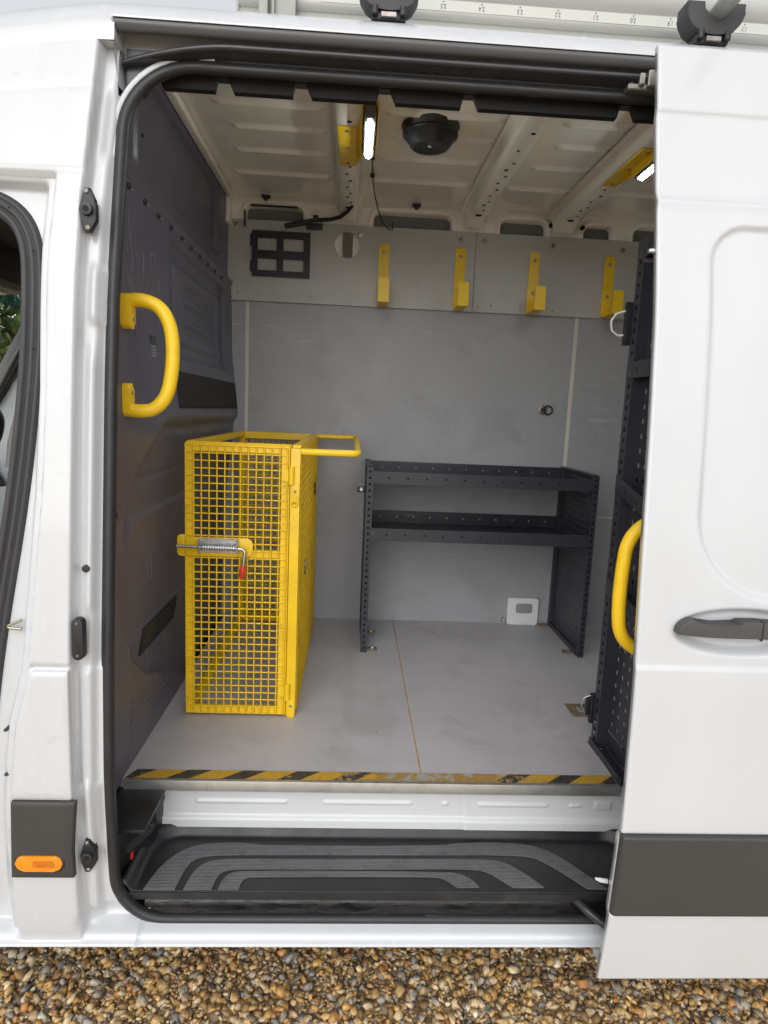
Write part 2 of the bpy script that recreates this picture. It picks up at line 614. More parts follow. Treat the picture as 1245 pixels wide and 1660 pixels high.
def screw(name, p, axis, r, material, parent, h=0.004, n=10):
    """domed screw head with a recess, axis is the outward direction letter with sign"""
    s = -1 if axis[0] == '-' else 1
    a = axis[-1]
    bm = bmesh.new()
    rings = [(r, 0), (r * 0.95, h * 0.6), (r * 0.6, h), (r * 0.4, h), (r * 0.33, h * 0.4)]
    prev = None
    for rad, d in rings:
        ring = []
        for k in range(n):
            t = 2 * math.pi * k / n
            u, v = rad * math.cos(t), rad * math.sin(t)
            q = {'x': (s * d, u, v), 'y': (u, s * d, v), 'z': (u, v, s * d)}[a]
            ring.append(bm.verts.new((p[0] + q[0], p[1] + q[1], p[2] + q[2])))
        if prev:
            for k in range(n):
                bm.faces.new((prev[k], prev[(k + 1) % n], ring[(k + 1) % n], ring[k]))
        prev = ring
    bm.faces.new(prev)
    return frombm(name, bm, material, parent, True, 40)


def perforated(name, u, v, hole, nu, nv, axis, d, material, parent, margin=(0.02, 0.02), thick=0.002):
    """sheet with real square holes; u, v = (lo, hi) in the sheet plane"""
    def edges(lo, hi, n, mg):
        cs = np.linspace(lo + mg, hi - mg, n)
        e = [lo]
        for c in cs:
            e += [c - hole / 2, c + hole / 2]
        return e + [hi]
    ue, ve = edges(*u, nu, margin[0]), edges(*v, nv, margin[1])
    bm = bmesh.new()
    f = AX[axis]
    vs = [[bm.verts.new(f(a, b, d)) for b in ve] for a in ue]
    for i in range(len(ue) - 1):
        for j in range(len(ve) - 1):
            if i % 2 and j % 2:
                continue
            bm.faces.new((vs[i][j], vs[i + 1][j], vs[i + 1][j + 1], vs[i][j + 1]))
    o = frombm(name, bm, material, parent)
    s = o.modifiers.new('thickness', 'SOLIDIFY')
    s.thickness = thick
    s.offset = 0
    return o


# ------------------------------------------------------------------ ground
GS = 120
gm = bpy.data.meshes.new('ground')
gm.from_pydata([(-GS, -GS, 0), (GS, -GS, 0), (GS, GS, 0), (-GS, GS, 0)], [], [(0, 1, 2, 3)])
g = link('ground', gm, GROUND)
g['kind'] = 'structure'


def gravel():
    bm = bmesh.new()
    bmesh.ops.create_icosphere(bm, subdivisions=2, radius=1.0)
    bv = np.array([v.co[:] for v in bm.verts])
    bf = np.array([[v.index for v in f.verts] for f in bm.faces])
    bm.free()
    bm = bmesh.new()
    bmesh.ops.create_icosphere(bm, subdivisions=1, radius=1.0)
    bv1 = np.array([v.co[:] for v in bm.verts])
    bf1 = np.array([[v.index for v in f.verts] for f in bm.faces])
    bm.free()
    x0, x1, y0, y1 = -1.40, 1.60, -0.22, 0.70
    area = (x1 - x0) * (y1 - y0)
    n = int(area * 9000)
    pos = np.stack([rng.uniform(x0, x1, n), rng.uniform(y0, y1, n)], -1)
    size = np.clip(rng.lognormal(math.log(0.0074), 0.44, n), 0.003, 0.018)
    base = np.array([(.55, .39, .18), (.66, .56, .38), (.31, .20, .10), (.58, .36, .13), (.38, .36, .33), (.25, .26, .28),
                     (.58, .46, .29), (.17, .13, .09), (.47, .25, .10), (.70, .66, .58)])
    pc = np.array([.19, .13, .14, .09, .10, .06, .15, .06, .05, .03])
    ci = rng.choice(len(base), n, p=pc / pc.sum())
    cols = np.minimum(base[ci] * np.array([1.12, 1.02, .88]) * rng.uniform(0.70, 1.14, (n, 1)), .8)
    nv = len(bv1)
    Q = rng.normal(size=(n, 4))
    Q /= np.linalg.norm(Q, axis=1, keepdims=True)
    w, x, y, z = Q.T
    M = np.stack([1 - 2 * (y * y + z * z), 2 * (x * y - z * w), 2 * (x * z + y * w), 2 * (x * y + z * w), 1 - 2 * (x * x + z * z), 2 * (y * z - x * w),
                  2 * (x * z - y * w), 2 * (y * z + x * w), 1 - 2 * (x * x + y * y)], -1).reshape(n, 3, 3)
    sc = np.stack([size * rng.uniform(1.0, 1.6, n), size * rng.uniform(0.8, 1.15, n), size * rng.uniform(0.5, 0.95, n)], -1) * 1.25
    # angular pebbles: squash along random planes
    V = np.repeat(bv1[None], n, 0)
    for k in range(8):
        d = rng.normal(size=(n, 3))
        d /= np.linalg.norm(d, axis=1, keepdims=True)
        t = rng.uniform(0.35, 0.8, (n, 1))
        h = np.einsum('nvi,ni->nv', V, d)
        V = V - np.maximum(h - t, 0)[..., None] * d[:, None, :]
    V = V * sc[:, None, :]
    # mostly lying flat: tilt limited
    tilt = rng.normal(0, 0.35, (n, 2))
    az = rng.uniform(0, 2 * math.pi, n)
    ca, sa = np.cos(az), np.sin(az)
    Vx = V[..., 0] * ca[:, None] - V[..., 1] * sa[:, None]
    Vy = V[..., 0] * sa[:, None] + V[..., 1] * ca[:, None]
    Vz = V[..., 2] + Vx * tilt[:, :1] + Vy * tilt[:, 1:]
    zc = rng.uniform(0.002, 0.014, n) + size * 0.3
    V = np.stack([Vx + pos[:, :1], Vy + pos[:, 1:], Vz + zc[:, None]], -1).reshape(-1, 3)
    F = (bf1[None] + (np.arange(n) * nv)[:, None, None]).reshape(-1, 3)
    me = bpy.data.meshes.new('gravel')
    me.vertices.add(len(V))
    me.vertices.foreach_set('co', V.astype(np.float32).ravel())
    me.loops.add(F.size)
    me.loops.foreach_set('vertex_index', F.astype(np.int32).ravel())
    me.polygons.add(len(F))
    me.polygons.foreach_set('loop_start', np.arange(0, F.size, 3, dtype=np.int32))
    me.polygons.foreach_set('loop_total', np.full(len(F), 3, dtype=np.int32))
    me.update(calc_edges=True)
    ca_ = me.color_attributes.new('stone_colour', 'FLOAT_COLOR', 'POINT')
    c4 = np.ones((len(V), 4), np.float32)
    c4[:, :3] = np.repeat(cols, nv, 0)
    ca_.data.foreach_set('color', c4.ravel())
    o = link('gravel', me, STONE)
    o['kind'] = 'stuff'
    o['label'] = 'tan and brown gravel spread under and beside the van'
    o['category'] = 'gravel'


gravel()

# ================================================================== VAN
VAN = thing('van', 'white panel van with its sliding side door open on a grey lined load bay', 'van', (0.0, 0.0, 0.36))

_zs = [.30, .36, .42, .60, .85, 1.20, 1.53, 1.85, 2.09, 2.38, 2.55, 2.70, 2.80]
_ys = [.06, .03, .010, -.012, -.030, -.015, .015, .045, .075, .137, .175, .21, .24]


def B(z):
    return smooth_interp(np.asarray(z, float), _zs, _ys)


# opening outline, centre line of the rubber seal (x, z)
SEALP = rrect(-.668, .90, .432, 2.668, (.15, .175, .135, .15), 14)
EXPP = rrect(-.674, .906, .40, 2.674, (.156, .181, .141, .156), 14)
CUTP = rrect(-.662, .894, .438, 2.662, (.15, .172, .132, .15), 14)
CABP = [(-1.35, 2.305), (-1.0, 2.303), (-.945, 2.290), (-.897, 2.258), (-.868, 2.205), (-.856, 2.13), (-.853, 2.0), (-.858, 1.85),
        (-.885, 1.58), (-.932, 1.28), (-.966, 1.03), (-.990, .77), (-1.005, .50), (-1.35, .50)]


def xedge(z):      # jamb edge of the B pillar
    return np.interp(z, [.4, .6, 2.3, 2.75], [-.745, -.741, -.735, -.715])


def xpan(z):       # front edge of the pillar cover
    return np.interp(z, [.4, .6, .85, 1.03, 1.17, 1.6, 1.85, 2.18, 2.36], [-.90, -.898, -.885, -.868, -.834, -.803, -.795, -.800, -.792])


def fdrop(x):      # the roof line falls towards the front
    return .036 * np.maximum(0, (-.70 - x) / .25) ** 1.3


def body_side():
    xs = np.unique(np.concatenate([np.arange(-1.32, -.90, .012), np.arange(-.90, -.60, .004), np.arange(-.60, 1.30, .02)]))
    zs = np.unique(np.round(np.concatenate([np.arange(.362, .47, .0035), np.arange(.47, 2.685, .0075), [2.690]]), 4))
    X, Z = np.meshgrid(xs, zs, indexing='ij')
    Y = B(Z)
    xe, xp = xedge(Z), xpan(Z)
    # rebate of the sliding door on the pillar
    Y = Y + .040 * sstep((X - xe) / .010) + .022 * sstep((X - xe - .035) / .018)
    rib = bumpf(X, -.704, .010) * (sstep((Z - 1.30) / .03) * sstep((1.98 - Z) / .08))
    Y = Y - .010 * rib
    facet = sstep((X - xe - .015) / .02) * sstep((xe + .062 - X) / .012)
    Y = Y - .016 * facet * (sstep((Z - 2.02 + .6 * (X - xe)) / .03) * sstep((2.16 - Z) / .03))
    Y = Y + .012 * facet * (sstep((Z - 2.40) / .04) * sstep((2.60 - Z) / .05))
    Y = Y - .008 * sstep((X - xe - .004) / .02) * (sstep((1.165 - Z + .25 * (X - xe)) / .018))
    Y = Y - .014 * facet * (sstep((.90 - Z - .6 * (X - xe)) / .02)) * sstep((Z - .64) / .04)
    Y = Y + .010 * facet * bumpf(Z, .67, .05)
    # cab door rebate ahead of the pillar cover
    rec = sstep((xp - X) / .008) * sstep((2.362 - Z) / .008)
    Y = Y + .022 * rec + .035 * sstep((xp - .022 - X) / .02) * sstep((2.345 - Z) / .02)
    # creases of the upper side panel
    left = sstep((xe - X) / .004)
    Y = Y + .005 * bumpf(Z, 2.366, .004) * left
    Y = Y + .003 * bumpf(Z, 2.575, .008) * left
    # sill
    si = np.interp(Z, [.36, .385, .393, .400, .404, .409, .414, .420, .426, .432, .440, .455, .50], [.06, .03, .010, .002, .010, .020, .021, .026, .045, .060, .074, .080, .085])
    wz = sstep((.50 - Z) / .05)
    wx = sstep((X + .765) / .09)
    Y = Y * (1 - wz * wx) + si * wz * wx
    Y = Y + .02 * sstep((.393 - Z) / .01)
    Y = np.where(X < -.66, np.where(Z < .44, np.minimum(Y, si), Y), Y)
    gap = bumpf(Z, 1.181, .004) * sstep((X + .835) / .01) * sstep((-.728 - X) / .006)
    gap = np.maximum(gap, bumpf(X, np.interp(Z, [.84, 1.18], [-.7285, -.7335]), .0035) * sstep((1.18 - Z) / .01) * sstep((Z - .85) / .01))
    Y = Y + .014 * gap
    P = np.stack([X, Y, Z - fdrop(X) * sstep((Z - 2.30) / .40)], -1)
    xc, zc = (X[:-1, :-1] + X[1:, 1:]) / 2, (Z[:-1, :-1] + Z[1:, 1:]) / 2
    keep = ~inpoly(xc, zc, CUTP)
    keep &= ~inpoly(xc, zc, CABP)
    keep &= ~((xc > -.679) & (zc > 2.575) & ~inpoly(xc, zc, EXPP))
    keep &= ~((xc > -.679) & (zc > 2.680))
    return gridmesh('body_side', P, WHITE, VAN, keep)


BS = body_side()
_bc = np.zeros(len(BS.data.vertices) * 3, np.float32)
BS.data.vertices.foreach_get('co', _bc)
_bc = _bc.reshape(-1, 3) + np.array([0, 0, .36])


def by(x, z, r=.012):
    """outermost body surface y near (x, z)"""
    d = np.hypot(_bc[:, 0] - x, _bc[:, 2] - z)
    return float(_bc[d < r, 1].min())


def roof():
    xs = np.concatenate([np.arange(-1.50, -.70, .03), [-.679], np.arange(-.6, 3.41, .2)])
    pr = np.array([(float(B(2.690)), 2.690), (float(B(2.690)) + .003, 2.712), (.2125, 2.728), (.217, 2.738), (.224, 2.748), (.232, 2.762), (.245, 2.780), (.262, 2.797), (.285, 2.813), (.32, 2.832), (.37, 2.85), (.45, 2.865), (.7, 2.885), (1.0, 2.89), (1.5, 2.885), (1.80, 2.872), (1.90, 2.85), (1.97, 2.78), (1.99, 2.4), (2.02, 1.6), (2.03, .4)])
    lo = pr.copy()
    P = np.zeros((len(xs), len(pr), 3))
    for i, x in enumerate(xs):
        drop = float(fdrop(x))
        P[i, :, 0] = x
        P[i, :, 1] = lo[:, 0]
        P[i, :, 2] = lo[:, 1] - np.where(lo[:, 1] > 2.5, drop, 0)
    cut = 17                      # the load bay closes at the far side; the cab keeps only its roof
    keep = np.ones((len(xs) - 1, len(pr) - 1), bool)
    keep[xs[:-1] < -.78, cut:] = False
    keep[xs[:-1] > -.69, :4] = False
    o = gridmesh('roof_skin', P, WHITE, VAN, keep)
    return o


roof()
# gutter lip of the roof above the rail
raw('roof_gutter', [(x, y, z) for x in (-.686, 2.2) for y, z in ((.222, 2.746), (.213, 2.744), (.213, 2.749), (.224, 2.7485))],
    [(0, 1, 5, 4), (1, 2, 6, 5), (2, 3, 7, 6), (3, 0, 4, 7)], WHITE, VAN)


def extrude_x(name, prof, xs, material, parent, off=None, smooth=True):
    P = np.zeros((len(xs), len(prof), 3))
    for i, x in enumerate(xs):
        dy, dz = off(x) if off else (0, 0)
        P[i, :, 0] = x
        P[i, :, 1] = [p[0] + dy for p in prof]
        P[i, :, 2] = [p[1] + dz for p in prof]
    return gridmesh(name, P, material, parent, None, smooth)


raw('gutter_end_cap', [(-.722, .2105, 2.6885), (-.679, .2105, 2.6885), (-.679, .290, 2.6885), (-.722, .290, 2.6885)], [(0, 1, 2, 3)], WHITE, VAN)
raw('gutter_end_face', [(-.6795, .207, 2.6905), (-.6795, .290, 2.6905), (-.6795, .290, 2.756), (-.6795, .224, 2.748)], [(0, 1, 2, 3)], WHITE, VAN)
# sliding door rail above the opening
extrude_x('upper_rail', [(.30, 2.756), (.222, 2.745), (.214, 2.741), (.214, 2.733), (.219, 2.724), (.228, 2.716), (.232, 2.718)], np.linspace(-.684, 1.6, 12), RAILG, VAN)


def railoff(x):
    t = max(0, (-.40 - x) / .28)
    return (.03 * t ** 2, -.038 * t ** 1.6)


rx = np.concatenate([np.linspace(-.676, -.40, 14), np.linspace(-.35, 1.6, 10)])
lr = extrude_x('lower_rail', [(.30, 2.709), (.232, 2.708), (.222, 2.705), (.217, 2.699), (.219, 2.693), (.226, 2.691), (.262, 2.690), (.268, 2.683), (.262, 2.677), (.257, 2.672)], rx, BLKGL, VAN, railoff)
box('rail_back_plate', (-.686, .285, 2.668), (1.6, .295, 2.756), WHITE, VAN)
box('rail_black_plate', (-.668, .272, 2.664), (1.6, .280, 2.700), BLKGL, VAN)
prism('rail_corner_plate', [(-.670, 2.700), (-.500, 2.700), (-.500, 2.664), (-.56, 2.650), (-.60, 2.625), (-.625, 2.590), (-.670, 2.590)], 'y', .268, .274, BLKGL, VAN)
raw('rail_end_plate', [(-.688, .215, 2.742), (-.688, .285, 2.742), (-.678, .285, 2.60), (-.680, .24, 2.60), (-.684, .225, 2.66)], [(0, 1, 2, 3, 4)], WHITE, VAN)
# carriage of the door at the end of the rail
cg = boxes('door_carriage', [((.60, .225, 2.668), (.70, .262, 2.684)), ((.625, .215, 2.676), (.64, .255, 2.706)), ((.645, .21, 2.672), (.70, .25, 2.712))], ZINC, VAN, .003)
for k, xx in enumerate((.615, .635)):
    prism('roller', circ(xx, .242, .010, 14), 'z', 2.684, 2.700, BLKPL, cg, .002)

# seal round the side door opening: lipped rubber profile swept along the outline
def sweep_seal(name, path2, prof, material, yoff, closed=True, parent=VAN):
    pts = np.array(path2)
    n = len(pts)
    P = np.zeros((n + (1 if closed else 0), len(prof), 3))
    for i in range(n):
        a, b = (pts[i - 1], pts[(i + 1) % n]) if closed or 0 < i < n - 1 else (pts[max(0, i - 1)], pts[min(n - 1, i + 1)])
        t = (b - a) / (np.linalg.norm(b - a) + 1e-9)
        nn = np.array([t[1], -t[0]])
        for k, (u, w) in enumerate(prof):
            q = pts[i] + nn * u
            P[i, k] = (q[0], float(yoff(pts[i][0], pts[i][1])) + w, q[1])
    if closed:
        P[n] = P[0]
    return gridmesh(name, P, material, parent)


def resample(path, step, closed=True):
    p = np.array(path + ([path[0]] if closed else []))
    d = np.concatenate([[0], np.cumsum(np.hypot(*np.diff(p, axis=0).T))])
    n = int(d[-1] / step)
    s = np.linspace(0, d[-1], n + 1)
    if closed:
        s = s[:-1]
    return [(np.interp(v, d, p[:, 0]), np.interp(v, d, p[:, 1])) for v in s]


def smooth_path(path, it=2):
    p = [np.array(q, float) for q in path]
    for _ in range(it):
        q = [p[0]]
        for a, b in zip(p[:-1], p[1:]):
            q += [a * .75 + b * .25, a * .25 + b * .75]
        q.append(p[-1])
        p = q
    return [tuple(v) for v in p]


sp = resample(SEALP, .02)
sealY = lambda x, z: B(z) + .058 if z > .5 else B(.5) + .058 + .0 * z
seal_prof = [(.015, .022), (.016, .004), (.013, -.002), (.008, -.005), (.003, -.008), (-.003, -.009), (-.009, -.006), (-.013, .000), (-.014, .008), (-.013, .014)]
sweep_seal('door_seal', sp, seal_prof, RUBBER, sealY)
cn = [p for p in SEALP if p[0] < -.47 and p[1] > 2.46]
cn = [(-.668, 2.40), (-.668, 2.46)] + sorted(cn, key=lambda p: p[0] + p[1]) + [(-.45, 2.668)]
sweep_seal('jamb_lip', cn, [(-.012, .004), (-.020, -.002), (-.027, .000), (-.030, .012), (-.030, .03)], WHITE, lambda x, z: B(z) + .060, False)
inner_prof = [(-.021, .030), (-.026, .034), (-.028, .06), (-.028, .11)]
cabp = smooth_path(CABP[:-1], 2)
cab_prof = [(-.030, .03), (-.028, .004), (-.022, -.006), (-.015, -.008), (-.009, -.004), (-.007, .004), (-.004, -.002), (.002, -.006), (.008, -.004), (.010, .004), (.013, .000), (.018, -.002), (.024, .002), (.030, .02)]
cab_prof = [(-u, w) for u, w in cab_prof]
sweep_seal('cab_door_seal', cabp, cab_prof, RUBG, lambda x, z: B(z) + .046, False)
for t in (.22, .38, .53, .68, .82, .93):
    i = int(t * len(cabp))
    x, z = cabp[i]
    screw('seal_pin', (x + .010, float(B(z)) + .040, z), '-y', .0022, DARK, VAN, .002, 6)

# ---- pillar hardware
def striker(name, x, z, y, h):
    o = prism(name, [(x - .006, z + h), (x + .006, z + h), (x + .014, z + h * .45), (x + .020, z + h * .30), (x + .020, z - h * .45), (x + .004, z - h), (x - .008, z - h), (x - .018, z - h * .35), (x - .020, z + h * .05)], 'y', y - .010, y + .01, BLKPL, VAN, .003)
    prism('striker_cup', circ(x, z, .0145, 18), 'y', y - .020, y - .008, RUBBER, o, .003)
    prism('cup_hole', circ(x, z, .007, 14), 'y', y - .0215, y - .019, DARK, o)
    for s in (1, -1):
        screw('screw', (x - .001 * s, y - .010, z + s * h * .82), '-y', .006, ZINC, o)
    return o


striker('upper_striker', -.715, 2.272, by(-.715, 2.272, .02) - .001, .050)
striker('lower_striker', -.712, .668, by(-.712, .668, .02) - .001, .046)
CY = by(-.716, 1.25, .03)
pl = prism('contact_cover', rrect(-.729, -.703, 1.203, 1.306, .010), 'y', CY - .004, CY + .02, BLKPL, VAN, .003)
for z in (1.214, 1.295):
    screw('screw', (-.716, CY - .004, z), '-y', .0042, ZINC, pl)
prism('grommet', circ(-.711, 1.419, .0095, 18), 'y', by(-.711, 1.419) - .003, .06, RUBBER, VAN, .002)
for z in (1.01, .895):
    prism('jamb_plug', circ(-.903, z, .0055, 12, .004), 'y', by(-.905, z) - .003, .04, RUBG, VAN, .002)
tube('cab_latch_striker', fillet([(-.868, .03, 1.285), (-.912, .03, 1.265), (-.868, .03, 1.262)], .006), .0035, BRASS, VAN)
# lower pillar panel and cladding with marker lamp
def skinpatch(name, outline, lift, material, parent, zgrid=14, xgrid=8, thick=.008, edge=.004):
    """curved plate following the body skin: outline = f(z)->(x0,x1), z0, z1"""
    fx, z0, z1 = outline
    zs = np.concatenate([[z0, z0 + edge * .4], np.linspace(z0 + edge, z1 - edge, zgrid), [z1 - edge * .4, z1]])
    us = np.concatenate([[0, .012], np.linspace(.03, .97, xgrid), [.988, 1]])
    P = np.zeros((len(us), len(zs), 3))
    for i, u in enumerate(us):
        for j, z in enumerate(zs):
            x0, x1 = fx(z)
            x = x0 + (x1 - x0) * u
            e = (u in (0, 1)) or (j in (0, len(zs) - 1))
            e2 = (i in (1, len(us) - 2)) or (j in (1, len(zs) - 2))
            P[i, j] = (x, float(B(z)) - lift + (thick if e else .0015 if e2 else 0), z)
    return gridmesh(name, P, material, parent)


skinpatch('fuel_flap', (lambda z: (float(np.interp(z, [.84, 1.03, 1.14, 1.18], [-.882, -.866, -.838, -.822])), float(np.interp(z, [.84, 1.18], [-.733, -.738]))), .846, 1.176), .007, WHITE, VAN, 20)
ck = skinpatch('pillar_cladding', (lambda z: (float(np.interp(z, [.61, .85], [-.896, -.880])), float(np.interp(z, [.61, .70, .85], [-.738, -.737, -.722]))), .622, .842), .012, CLAD, VAN, 20, thick=.014)
ly = float(B(.665)) - .012
lp = prism('side_marker_lamp', rrect(-.879, -.763, .648, .690, .0205, 8), 'y', ly - .006, ly + .004, AMBER, VAN, .005)
prism('lamp_bezel', rrect(-.884, -.758, .643, .695, .0255, 8), 'y', ly - .0015, ly + .004, RUBBER, lp, .001)
prism('lamp_core', rrect(-.835, -.782, .660, .678, .003, 2), 'y', ly - .0066, ly - .005, AMBERD, lp)

# ---- step well below the load floor
# riser with pressed beads
def riser():
    xs = np.arange(-.62, .92, .004)
    zs = np.concatenate([np.arange(.530, .69, .004)])
    X, Z = np.meshgrid(xs, zs, indexing='ij')
    Y = np.full_like(X, .334)
    for a, b_ in ((-.515, -.235), (-.12, .156), (.255, .272), (.369, .593), (.665, .70)):
        d = sd_rbox(X, Z, a, b_, .6055, .6145, .0045)
        Y -= .006 * sstep((.004 - d) / .007)
    d = sd_rbox(X, Z, .745, .80, .597, .625, .006)
    Y -= .004 * sstep((.003 - d) / .006)
    Y -= .014 * sstep((.566 - Z) / .010)
    Y -= .003 * sstep((X - .325) / .004)
    return gridmesh('step_riser', np.stack([X, Y, Z], -1), RISER, VAN)


riser()


def tray():
    xs = np.arange(-.656, .92, .006)
    ys = np.arange(.075, .345, .004)
    X, Y = np.meshgrid(xs, ys, indexing='ij')
    Z = np.full_like(X, .505)
    # raised rim at the back and at both ends
    d = np.minimum(np.minimum((X + .640 - .10 * (Y - .08)), (.325 - Y)), (.83 - X))
    c = sd_rbox(X, Y, -.635, .84, -.3, .318, .09)
    Z += .034 * sstep((c + .012) / .026)
    Z -= .012 * sstep((.079 - Y) / .004)
    o = gridmesh('step_tray', np.stack([X, Y, Z], -1), STEPB, VAN)
    return o


TR = tray()
box('tray_front_edge', (-.652, .070, .484), (.90, .0755, .5055), STEPB, VAN, .0015)


# ribbed anti-slip treads: nested arches
def tread(name, A, C):
    """arch-shaped ribbed pad between an outer and an inner outline, open to the front"""
    def rs(p):
        p = np.array(smooth_path(p, 2))
        d = np.concatenate([[0], np.cumsum(np.hypot(*np.diff(p, axis=0).T))])
        t = np.linspace(0, d[-1], 70)
        return list(zip(np.interp(t, d, p[:, 0]), np.interp(t, d, p[:, 1])))
    A, C = rs(A), rs(C)
    bm = bmesh.new()
    m = len(A)
    top, bot = .5085, .503
    va = [bm.verts.new((x, y, top)) for x, y in A]
    vc = [bm.verts.new((x, y, top)) for x, y in C]
    wa = [bm.verts.new((x, y, bot)) for x, y in A]
    wc = [bm.verts.new((x, y, bot)) for x, y in C]
    for i in range(m - 1):
        bm.faces.new((va[i], va[i + 1], vc[i + 1], vc[i]))
        bm.faces.new((va[i], wa[i], wa[i + 1], va[i + 1]))
        bm.faces.new((vc[i], vc[i + 1], wc[i + 1], wc[i]))
    bm.faces.new((va[0], vc[0], wc[0], wa[0]))
    bm.faces.new((va[-1], wa[-1], wc[-1], vc[-1]))
    return frombm(name, bm, TREAD, TR, False)


TREAD = mat('ribbed_tread', (0.115, 0.118, 0.124), 0.42, var=0.12, vscale=5, dirt=(0.02, 0.02, 0.02), dirt_amt=0.6, dirt_scale=38)
_n = TREAD.node_tree
_wv = _n.nodes.new('ShaderNodeTexWave')
_wv.bands_direction = 'Y'
_wv.inputs['Scale'].default_value = 55
_t = _n.nodes.new('ShaderNodeTexCoord')
_bb = _n.nodes.new('ShaderNodeBump')
_bb.inputs['Distance'].default_value = 0.002
_bb.inputs['Strength'].default_value = 0.8
_n.links.new(_t.outputs['Object'], _wv.inputs['Vector'])
_n.links.new(_wv.outputs['Fac'], _bb.inputs['Height'])
_n.links.new(_bb.outputs[0], _n.nodes['Principled BSDF'].inputs['Normal'])
tread('tread_pad', [(-.60, .081), (-.579, .181), (-.529, .249), (-.471, .275), (-.331, .277), (-.314, .263), (.267, .271), (.293, .286), (.495, .289), (.583, .255), (.65, .168), (.704, .090)],
      [(-.515, .081), (-.504, .182), (-.483, .209), (-.441, .223), (-.2, .226), (.2, .230), (.5, .234), (.55, .207), (.618, .129), (.645, .092)])
tread('tread_pad', [(-.492, .081), (-.48, .157), (-.453, .193), (-.401, .204), (-.1, .206), (.1, .208), (.381, .211), (.434, .198), (.479, .153), (.521, .096)],
      [(-.415, .082), (-.41, .132), (-.392, .158), (-.358, .163), (-.1, .165), (.1, .167), (.326, .170), (.37, .160), (.407, .120), (.432, .095)])
tread('tread_pad', [(-.398, .082), (-.391, .123), (-.377, .143), (-.348, .156), (.242, .156), (.286, .149), (.319, .126), (.334, .095)],
      [(-.341, .082), (-.337, .113), (-.326, .128), (-.309, .133), (.213, .138), (.238, .128), (.261, .104), (.27, .094)])
# end wall of the step well (front side) with moulded pocket
def step_end():
    ys = np.arange(.095, .345, .005)
    zs = np.arange(.480, .672, .005)
    Y, Z = np.meshgrid(ys, zs, indexing='ij')
    X = -.672 + .05 * sstep((.60 - Z) / .10) * 0 + .055 * sstep((Y - .10) / .22)
    d = sd_rbox(Y, Z, .15, .27, .565, .640, .012)
    X -= .014 * sstep((.004 - d) / .010)
    X += .006 * bumpf(Z, .66 - .3 * (Y - .2), .012)
    return gridmesh('step_end_wall', np.stack([X, Y, Z], -1), STEPB, VAN)


step_end()
box('step_end_top', (-.735, .10, .660), (-.60, .345, .6715), STEPB, VAN, .002)
box('step_tag', (-.656, .145, .548), (-.650, .160, .566), RED, VAN, .002)
# dirty lower track between tray and seal
extrude_x('lower_track', [(.078, .500), (.100, .494), (.104, .470), (.085, .452), (.070, .447), (.060, .440)], np.linspace(-.60, .95, 30), GRIME, VAN)
tube('door_lower_arm', fillet([(.60, .10, .482), (.63, .05, .475), (.69, .01, .447), (.80, -.01, .445)], .03), .012, BLKGL, VAN)

# ---- load floor
box('floor_board', (-.735, .303, .672), (.1805, 1.885, .700), FLOOR, VAN)
box('floor_board', (.1865, .303, .672), (3.30, 1.885, .700), FLOOR, VAN)
box('floor_seam', (.1805, .304, .672), (.1865, 1.885, .6992), SEAM, VAN)
ae = box('floor_edge_profile', (-.722, .292, .668), (.806, .303, .7015), ALU, VAN, .0015)
raw('hazard_tape', [(-.722, .304, .7025), (.800, .304, .7025), (.800, .352, .7025), (-.700, .352, .7025)], [(0, 1, 2, 3)], HAZ, VAN)
for x, y in ((-.30, .9), (.05, .62), (.33, .75), (.62, .55), (.10, 1.05), (.45, 1.2), (.05, 1.3), (-.1, .5)):
    screw('floor_screw', (x, y, .700), 'z', .004, ZINC, VAN, .0008, 8)
# recessed lashing plates and rubber patch
for (x0, x1, y0, y1) in ((.815, .935, .765, .875), (.80, .86, .475, .575)):
    lr_ = box('lashing_plate', (x0, y0, .7005), (x1, y1, .7030), RUST, VAN, .0008)
    box('plate_recess', ((x0 * .7 + x1 * .3), (y0 * .68 + y1 * .32), .7034), ((x0 * .15 + x1 * .85), (y0 * .3 + y1 * .7), .7038), LINING, lr_)
    tube('lashing_ring', fillet([((x0 * .6 + x1 * .4), (y0 + y1) / 2 - .012, .706), ((x0 * .2 + x1 * .8), (y0 + y1) / 2 - .012, .706), ((x0 * .2 + x1 * .8), (y0 + y1) / 2 + .014, .706), ((x0 * .6 + x1 * .4), (y0 + y1) / 2 + .014, .706)], .008, closed=True), .003, RUST, lr_, 6, True)

# ---- far side wall lining
LW = 1.880
box('wall_board', (-.76, LW, .700), (-.630, LW + .012, 2.36), LINING, VAN)
box('wall_board', (-.620, LW, .700), (1.060, LW + .012, 2.36), LINING, VAN)
box('wall_board', (1.070, LW, 1.312), (3.30, LW + .012, 2.36), LINING, VAN)
box('wall_board', (1.070, LW, .700), (3.30, LW + .012, 1.308), LINING, VAN)
box('joint_strip', (-.634, LW - .003, .700), (-.616, LW - .0005, 2.348), STRIP, VAN, .0008)
box('joint_strip', (1.056, LW - .003, .700), (1.076, LW - .0005, 2.348), STRIP, VAN, .0008)
box('joint_strip', (1.080, LW - .003, 1.305), (3.3, LW - .0005, 1.315), STRIP, VAN, .0008)


